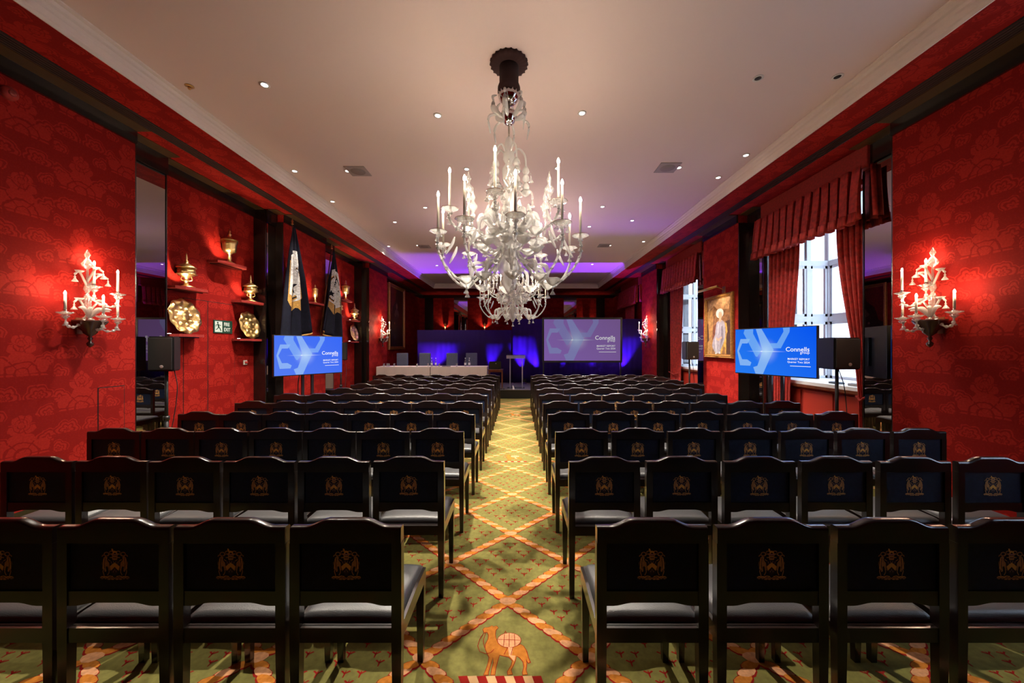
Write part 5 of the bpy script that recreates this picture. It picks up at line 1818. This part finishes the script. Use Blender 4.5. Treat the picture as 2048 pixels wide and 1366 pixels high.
for x, y, lb in ((-4.62, 12.7, 'drinking glass at the far left corner of the white table'), (-4.54, 12.8, 'drinking glass second from the left end of the white table'), (-4.45, 12.7, 'drinking glass third from the left end of the white table'),
                 (-4.28, 12.75, 'drinking glass in front of the leftmost blue grey chair'), (-3.48, 12.7, 'drinking glass left of the second blue grey chair'), (-3.12, 12.78, 'drinking glass just left of the middle pair of bottles'),
                 (-2.72, 12.7, 'drinking glass just right of the middle pair of bottles'), (-2.12, 12.72, 'drinking glass in front of the third blue grey chair')):
    tumbler(lb, x, y)
o = MB().box(-0.14, 0.14, -0.1, 0.1, 0, 0.012).build('notepad', BLACK)
o.location = (-2.48, 12.72, ZT)
tag(o, 'dark folder lying on the white table before the third chair', 'folder')

# side table with the open laptop
R = thing('side_table', 'small brown wooden side table beside the clear lectern', 'table', (-0.78, 12.72, ZS))
MB().rbox(-0.25, 0.25, -0.22, 0.22, 0.63, 0.66, 0.005).build('tabletop', BROWN_WOOD, R)
MB().box(-0.22, 0.22, -0.19, 0.19, 0.57, 0.63).build('apron', BROWN_WOOD, R)
for sx in (-1, 1):
    for sy in (-1, 1):
        MB().taper(sx * 0.22, sy * 0.19, 0, 0.63, 0.025, 0.025, 0.035, 0.035).build('leg', BROWN_WOOD, R)
R = thing('laptop', 'open black laptop on the small side table, lid towards the viewer', 'laptop', (-0.80, 12.70, ZS + 0.661))
MB().rbox(-0.20, 0.20, -0.06, 0.20, 0.0, 0.018, 0.004).build('base', BLACK_PLASTIC, R)
MB().prism([(-0.06, 0.018), (-0.045, 0.018), (-0.105, 0.27), (-0.12, 0.27)], 'x', -0.20, 0.20).build('lid', BLACK_PLASTIC, R)
MB().lathe([(0.014, 0), (0.014, 0.004)], 12, mtx=Matrix.Translation((0.03, -0.108, 0.20)) @ Matrix.Rotation(PI / 2 - 0.2, 4, 'X')).build('lid_badge', PAPER, R)

# acrylic lectern
R = thing('acrylic_lectern', 'clear acrylic lectern with thin posts at the centre of the stage', 'lectern', (-0.09, 12.75, ZS))
MB().prism([(-0.22, 1.06), (0.20, 1.15), (0.20, 1.165), (-0.22, 1.075)], 'x', -0.32, 0.32).build('reading_shelf', ACRYLIC, R)
MB().rbox(-0.32, 0.32, -0.235, -0.222, 1.03, 1.14, 0.003, 1).build('front_lip', clear('frosted_acrylic', gloss=0.15, white=0.5), R)
for sx in (-0.20, 0.22):
    MB().lathe([(0.018, 0.02), (0.018, 1.08)], 12, (sx, 0, 0)).build('post', clear('frosted_post', gloss=0.2, white=0.5), R)
MB().rbox(-0.30, 0.30, -0.2, 0.2, 0.0, 0.02, 0.004).build('base_plate', ACRYLIC, R)
MB().tube(curve([(-0.18, 0.05, 1.13), (-0.18, 0.0, 1.25), (-0.16, -0.1, 1.30)], 5), 0.006, 6).build('microphone', BLACK, R)
R = thing('paper_sheet', 'white curled sheet standing at the foot of the lectern', 'paper', (-0.17, 12.46, ZS))
MB().prism([(-0.03, 0.0), (0.04, 0.0), (0.025, 0.06), (0.0, 0.12), (-0.03, 0.13)], 'y', -0.01, 0.01).build('sheet', PAPER, R)
MB().box(-0.04, 0.06, -0.05, 0.05, 0, 0.002).build('flap', PAPER, R)
R = thing('cable_coil', 'dark coil of cable on the stage edge under the side table', 'cable', (-0.62, 12.42, ZS))
MB().tube([(0.10 * math.cos(t * 0.6) * (1 + 0.1 * math.sin(t)), 0.05 * math.sin(t * 0.6), 0.012 + 0.004 * (t % 3)) for t in range(30)], 0.008, 6).build('loops', BLACK, R)
MB().rbox(0.10, 0.16, -0.02, 0.02, 0.0, 0.03, 0.004).build('plug', BLACK_PLASTIC, R)

# uplighters along the foot of the drapes
UP = [(-3.42, -2.9, 0.8, 'behind the second chair'), (-2.36, -2.75, 0.7, 'behind the third chair'), (-1.22, -0.95, 0.9, 'behind the side table'),
      (0.22, -0.05, 1.6, 'right of the lectern'), (0.93, 0.35, 1.6, 'at the left foot of the projection screen'), (1.75, 1.75, 0.25, 'under the projection screen, left one'), (2.9, 2.9, 0.25, 'under the projection screen, right one'), (3.92, 4.35, 1.6, 'at the right foot of the projection screen')]
for x, xa, k, lb in UP:
    yl = 14.26
    R = thing('uplighter', 'black stage uplighter on the floor ' + lb, 'stage light', (x, yl, ZS), 0, 'stage uplighters')
    t = Matrix.Rotation(-0.25, 4, 'X')
    MB().lathe([(0.05, 0.05), (0.07, 0.09), (0.07, 0.18), (0.075, 0.19)], 16, mtx=t, cap=False).build('can', BLACK, R)
    MB().lathe([(0.066, 0.150), (0.066, 0.160)], 16, mtx=t).build('lens', emission('violet_led', (0.25, 0.04, 1.0), 6.0), R)
    MB().box(-0.09, 0.09, -0.05, 0.05, 0.0, 0.012).box(-0.09, -0.08, -0.01, 0.01, 0.012, 0.12).box(0.08, 0.09, -0.01, 0.01, 0.012, 0.12).build('yoke', BLACK, R)
    lamp('uplighter_beam', 'SPOT', (0, 0.06, 0.22), W_STAGE * k, (0.13, 0.02, 1.0), 0.04, aim=((xa - x) * 0.9, 0.34, 1.35), cone=math.radians(34), blend=0.9, parent=R)
# violet washes at the sides that tint ceiling and far piers
lamp('violet_wash', 'SPOT', (-3.6, 14.2, 0.6), 1000.0, (0.26, 0.05, 1.0), 0.06, aim=(-2.6, 14.0, 4.7), cone=math.radians(100), blend=1.0)
lamp('violet_wash', 'SPOT', (3.6, 14.2, 0.6), 1600.0, (0.26, 0.05, 1.0), 0.06, aim=(2.8, 12.6, 4.7), cone=math.radians(100), blend=1.0)

# ------------------------------------------------------------------ audience chairs
THREAD = mat('gold_thread', (0.55, 0.28, 0.10), 0.6, spec=0.3, noise=(300, 0.3, (1, 1, 1)))
THREAD_LIGHT = mat('bright_gold_thread', (0.85, 0.47, 0.10), 0.55, spec=0.3)
THREAD_PINK = mat('pale_pink_thread', (0.50, 0.27, 0.22), 0.6)
SHIELD = mat('dark_plum_thread', (0.022, 0.010, 0.022), 0.6)


def crest_mesh():
    """embroidered coat of arms, 100 units wide, on the rear of the leather back (facing -y)"""
    m = MB()
    sc = 0.125 / 100.0
    from mathutils.geometry import tessellate_polygon

    def pg(pts, mt, lift):
        t = tessellate_polygon([[Vector((a, b, 0)) for a, b in pts]])
        m.use(mt).add([(a * sc, -lift, b * sc) for a, b in pts], [tuple(x) for x in t])

    def st(pts, w, mt, lift):
        for (x0, y0), (x1, y1) in zip(pts, pts[1:]):
            d = Vector((x1 - x0, y1 - y0))
            n_ = Vector((-d.y, d.x)).normalized() * w / 2
            pg([(x0 - n_.x, y0 - n_.y), (x1 - n_.x, y1 - n_.y), (x1 + n_.x, y1 + n_.y), (x0 + n_.x, y0 + n_.y)], mt, lift)

    def el(x, y, rx, ry, mt, lift, n=10):
        pg([(x + rx * math.cos(2 * PI * k / n), y + ry * math.sin(2 * PI * k / n)) for k in range(n)], mt, lift)
    for s in (-1, 1):
        F = lambda pts: [(s * a, b) for a, b in pts]
        # winged supporter: body, wing feathers, hind leg, beak
        pg(F([(20, 10), (28, 20), (26, 30), (34, 34), (40, 26), (46, 10), (45, -14), (38, -8), (36, -22), (30, -20), (32, -4), (26, -2), (22, -18), (17, -16)]), THREAD, 0.0006)
        for q in range(3):
            st(F([(34 + q * 4, 28 - q * 3), (37 + q * 4, 6 - q * 6), (35 + q * 5, -10 - q * 2)]), 2.0, THREAD_LIGHT if q == 1 else SHIELD, 0.0010)
        st(F([(38, -8), (42, -20), (37, -36), (42, -42)]), 3.2, THREAD, 0.0006)
        st(F([(24, -4), (20, -22), (26, -34)]), 3.2, THREAD, 0.0006)
        st(F([(24, 22), (15, 16), (16, 8)]), 3.0, THREAD, 0.0006)
        # mantling curls
        for cx, cy_, r in ((16, 34, 9), (29, 40, 9), (38, 32, 7), (12, 46, 7)):
            st(F([(cx + r * math.cos(a * 0.7), cy_ + r * (1 - a * 0.06) * math.sin(a * 0.7)) for a in range(8)]), 3.2, THREAD, 0.0008)
        # compartment scroll
        for cx in (8, 20, 32, 44):
            el(s * cx, -44 + (2 if cx > 30 else -1), 8, 5.5, THREAD, 0.0006)
            st(F([(cx - 6, -46), (cx, -42), (cx + 6, -46)]), 1.6, SHIELD, 0.0011)
        st(F([(6, -38), (18, -36), (28, -40), (46, -38)]), 2.4, THREAD_LIGHT, 0.0012)
    pg([(-17, 16), (17, 16), (18, -6), (12, -24), (0, -36), (-12, -24), (-18, -6)], SHIELD, 0.0008)
    pg([(-17.5, -2), (0, 12), (17.5, -2), (14, -18), (0, -4), (-14, -18)], THREAD_LIGHT, 0.0014)
    for x, y in ((-12, 12), (-4, 14), (4, 14), (12, 12), (-9, 5), (9, 5), (-5, -20), (0, -15), (5, -20)):
        st([(x, y - 3), (x, y + 3)], 1.7, THREAD_PINK, 0.0013)
    # helm, wreath and the beast above it
    pg([(-8, 20), (8, 20), (10, 30), (4, 37), (-5, 37), (-10, 29)], THREAD, 0.0011)
    st([(-6, 29), (7, 28)], 2.5, SHIELD, 0.0014)
    st([(-10, 40), (10, 40)], 3.6, THREAD_PINK, 0.0012)
    pg([(-8, 42), (-7, 49), (-11, 54), (-12, 60), (-8, 61), (-5, 56), (-4, 51), (0, 54), (3, 51), (6, 53), (8, 48), (8, 42), (5, 42), (4, 46), (-3, 46), (-4, 42)], THREAD_LIGHT, 0.0012)
    return m


def audience_chair():
    W = 0.492
    R = thing('audience_chair', 'x x x x', 'chair', (0, 0, 0), 0)
    # rear posts
    for s in (-1, 1):
        MB().taper(s * (W / 2 - 0.022), 0.019, 0.0, 0.435, 0.032, 0.032, 0.044, 0.038, 0, 0.0).box(s * (W / 2 - 0.044), s * W / 2, 0.0, 0.038, 0.435, 0.874).build('leg', WOOD, R)
        MB().taper(s * (W / 2 - 0.026), 0.425, 0.0, 0.435, 0.030, 0.030, 0.044, 0.044).build('leg', WOOD, R)
    # serpentine top rail
    hw = W / 2
    def top(x):
        a = abs(x) / hw
        t = min(1, max(0, (0.74 - a) / 0.42))
        return 0.945 + 0.032 * (t * t * (3 - 2 * t))
    n = 26
    pts = [(-hw + 2 * hw * i / n, top(-hw + 2 * hw * i / n)) for i in range(n + 1)]
    xs = [-hw + 0.002 + (2 * hw - 0.004) * i / 44 for i in range(45)]
    sec = [(0.0, -0.012), (0.0012, -0.006), (0.005, -0.0018), (0.012, 0.0), (0.028, 0.0), (0.035, -0.0018), (0.0388, -0.006), (0.040, -0.012)]
    r_ = MB().use(WOOD)
    m_ = len(sec)
    r_.add([(x, y, top(x) + dz) for x in xs for y, dz in sec], [(i * m_ + j, (i + 1) * m_ + j, (i + 1) * m_ + j + 1, i * m_ + j + 1) for i in range(44) for j in range(m_ - 1)], True)
    for y, flip in ((0.0, 1), (0.040, -1)):
        vs_ = [(x, y, z) for x in xs for z in (0.874, top(x) - 0.012)]
        r_.add(vs_, [((2 * i, 2 * i + 2, 2 * i + 3, 2 * i + 1) if flip > 0 else (2 * i + 1, 2 * i + 3, 2 * i + 2, 2 * i)) for i in range(44)], False)
    for x, flip in ((xs[0], -1), (xs[-1], 1)):
        q = [(x, 0.0, 0.874), (x, 0.040, 0.874)] + [(x, y, top(x) + dz) for y, dz in reversed(sec)]
        r_.add(q, [tuple(range(len(q)))[::flip]], False)
    r_.add([(xs[0], 0, 0.874), (xs[-1], 0, 0.874), (xs[-1], 0.04, 0.874), (xs[0], 0.04, 0.874)], [(3, 2, 1, 0)], False)
    r_.build('top_rail', WOOD, R)
    # lower back rail, arched underneath
    low = [(-hw + 0.044 + (W - 0.088) * i / n, 0) for i in range(n + 1)]
    def bot(x):
        a = abs(x) / hw
        t = min(1, max(0, (0.70 - a) / 0.35))
        return 0.598 + 0.014 * (t * t * (3 - 2 * t))
    outline = [(x, bot(x)) for x, _ in low] + [(hw - 0.044, 0.662), (-hw + 0.044, 0.662)]
    MB().prism(outline, 'y', 0.004, 0.034).build('lower_rail', WOOD, R)
    b = MB().rbox(-hw + 0.044, hw - 0.044, 0.010, 0.030, 0.660, 0.876, 0.006)
    back = b.build('back_panel', LEATHER_BACK, R)
    c = crest_mesh().build('embroidered_crest', THREAD, back)
    c.location = (0, 0.0095, 0.772)
    # seat
    bm = bmesh.new()
    bmesh.ops.create_grid(bm, x_segments=24, y_segments=24, size=0.5)
    for v in bm.verts:
        x, y = v.co.x * 2, v.co.y * 2
        dome = (1 - x ** 14) * (1 - y ** 14)
        crown = 0.010 * (1 - x * x) * (1 - y * y)
        v.co = Vector((v.co.x * 0.452, 0.240 + v.co.y * 0.408, 0.512 + crown + 0.024 * max(0.0, dome) ** 0.5))
    ret = bmesh.ops.extrude_edge_only(bm, edges=[e for e in bm.edges if e.is_boundary])
    for v in [g for g in ret['geom'] if isinstance(g, bmesh.types.BMVert)]:
        v.co.z = 0.503
    MB().use(LEATHER, True).frombm(bm, True).build('seat_cushion', LEATHER, R)
    fr = MB().use(WOOD)
    fr.box(-hw + 0.044, hw - 0.044, 0.004, 0.034, 0.435, 0.500)
    fr.box(-hw + 0.044, hw - 0.044, 0.415, 0.445, 0.435, 0.500)
    fr.prism([(0.036, 0.435), (0.448, 0.435), (0.448, 0.505), (0.30, 0.512), (0.036, 0.500)], 'x', -hw + 0.004, -hw + 0.040)
    fr.prism([(0.036, 0.435), (0.448, 0.435), (0.448, 0.505), (0.30, 0.512), (0.036, 0.500)], 'x', hw - 0.040, hw - 0.004)
    fr.box(-hw + 0.03, hw - 0.03, 0.02, 0.43, 0.488, 0.502)
    fr.build('seat_frame', WOOD, R)
    return R


# rows: distance of the chair back from the viewer, chairs left and right of the aisle, spacing
ROWS = [(1.625, 4, 4, 0.511, 0.529), (2.550, 6, 6, 0.513, 0.536), (3.450, 7, 7, 0.504, 0.527), (4.335, 7, 7, 0.500, 0.525), (5.185, 7, 7, 0.497, 0.520), (6.02, 7, 6, 0.497, 0.515),
        (6.84, 6, 6, 0.497, 0.505), (7.66, 6, 7, 0.497, 0.505), (8.49, 6, 7, 0.496, 0.496), (9.28, 6, 7, 0.505, 0.496), (10.05, 7, 7, 0.494, 0.494)]
ORD = ['first', 'second', 'third', 'fourth', 'fifth', 'sixth', 'seventh', 'eighth', 'ninth', 'tenth', 'eleventh']
rr = random.Random(11)
proto = audience_chair()
first = True
for ri, (d, nl, nr, pl, pr) in enumerate(ROWS):
    for side, n, pitch in ((-1, nl, pl), (1, nr, pr)):
        for k in range(n):
            x = (-0.505 - (k + 0.5) * pitch) if side < 0 else (0.325 + (k + 0.5) * pitch)
            o = proto if first else copy_tree(proto)
            first = False
            jit = 0.006 if ri else 0.0
            o.location = (x + rr.uniform(-0.001, 0.001), d + rr.uniform(-jit, jit), 0)
            o.rotation_euler = (0, 0, rr.uniform(-0.004, 0.004) if ri else 0)
            row = 'nearest row' if ri == 0 else 'last row before the stage' if ri == 10 else ORD[ri] + ' row from the viewer'
            o['label'] = 'dark wooden crested chair, %s from the aisle, %s block, %s' % (ORD[k], 'left' if side < 0 else 'right', row)
            o['group'] = 'dark wooden chairs in rows facing the stage'
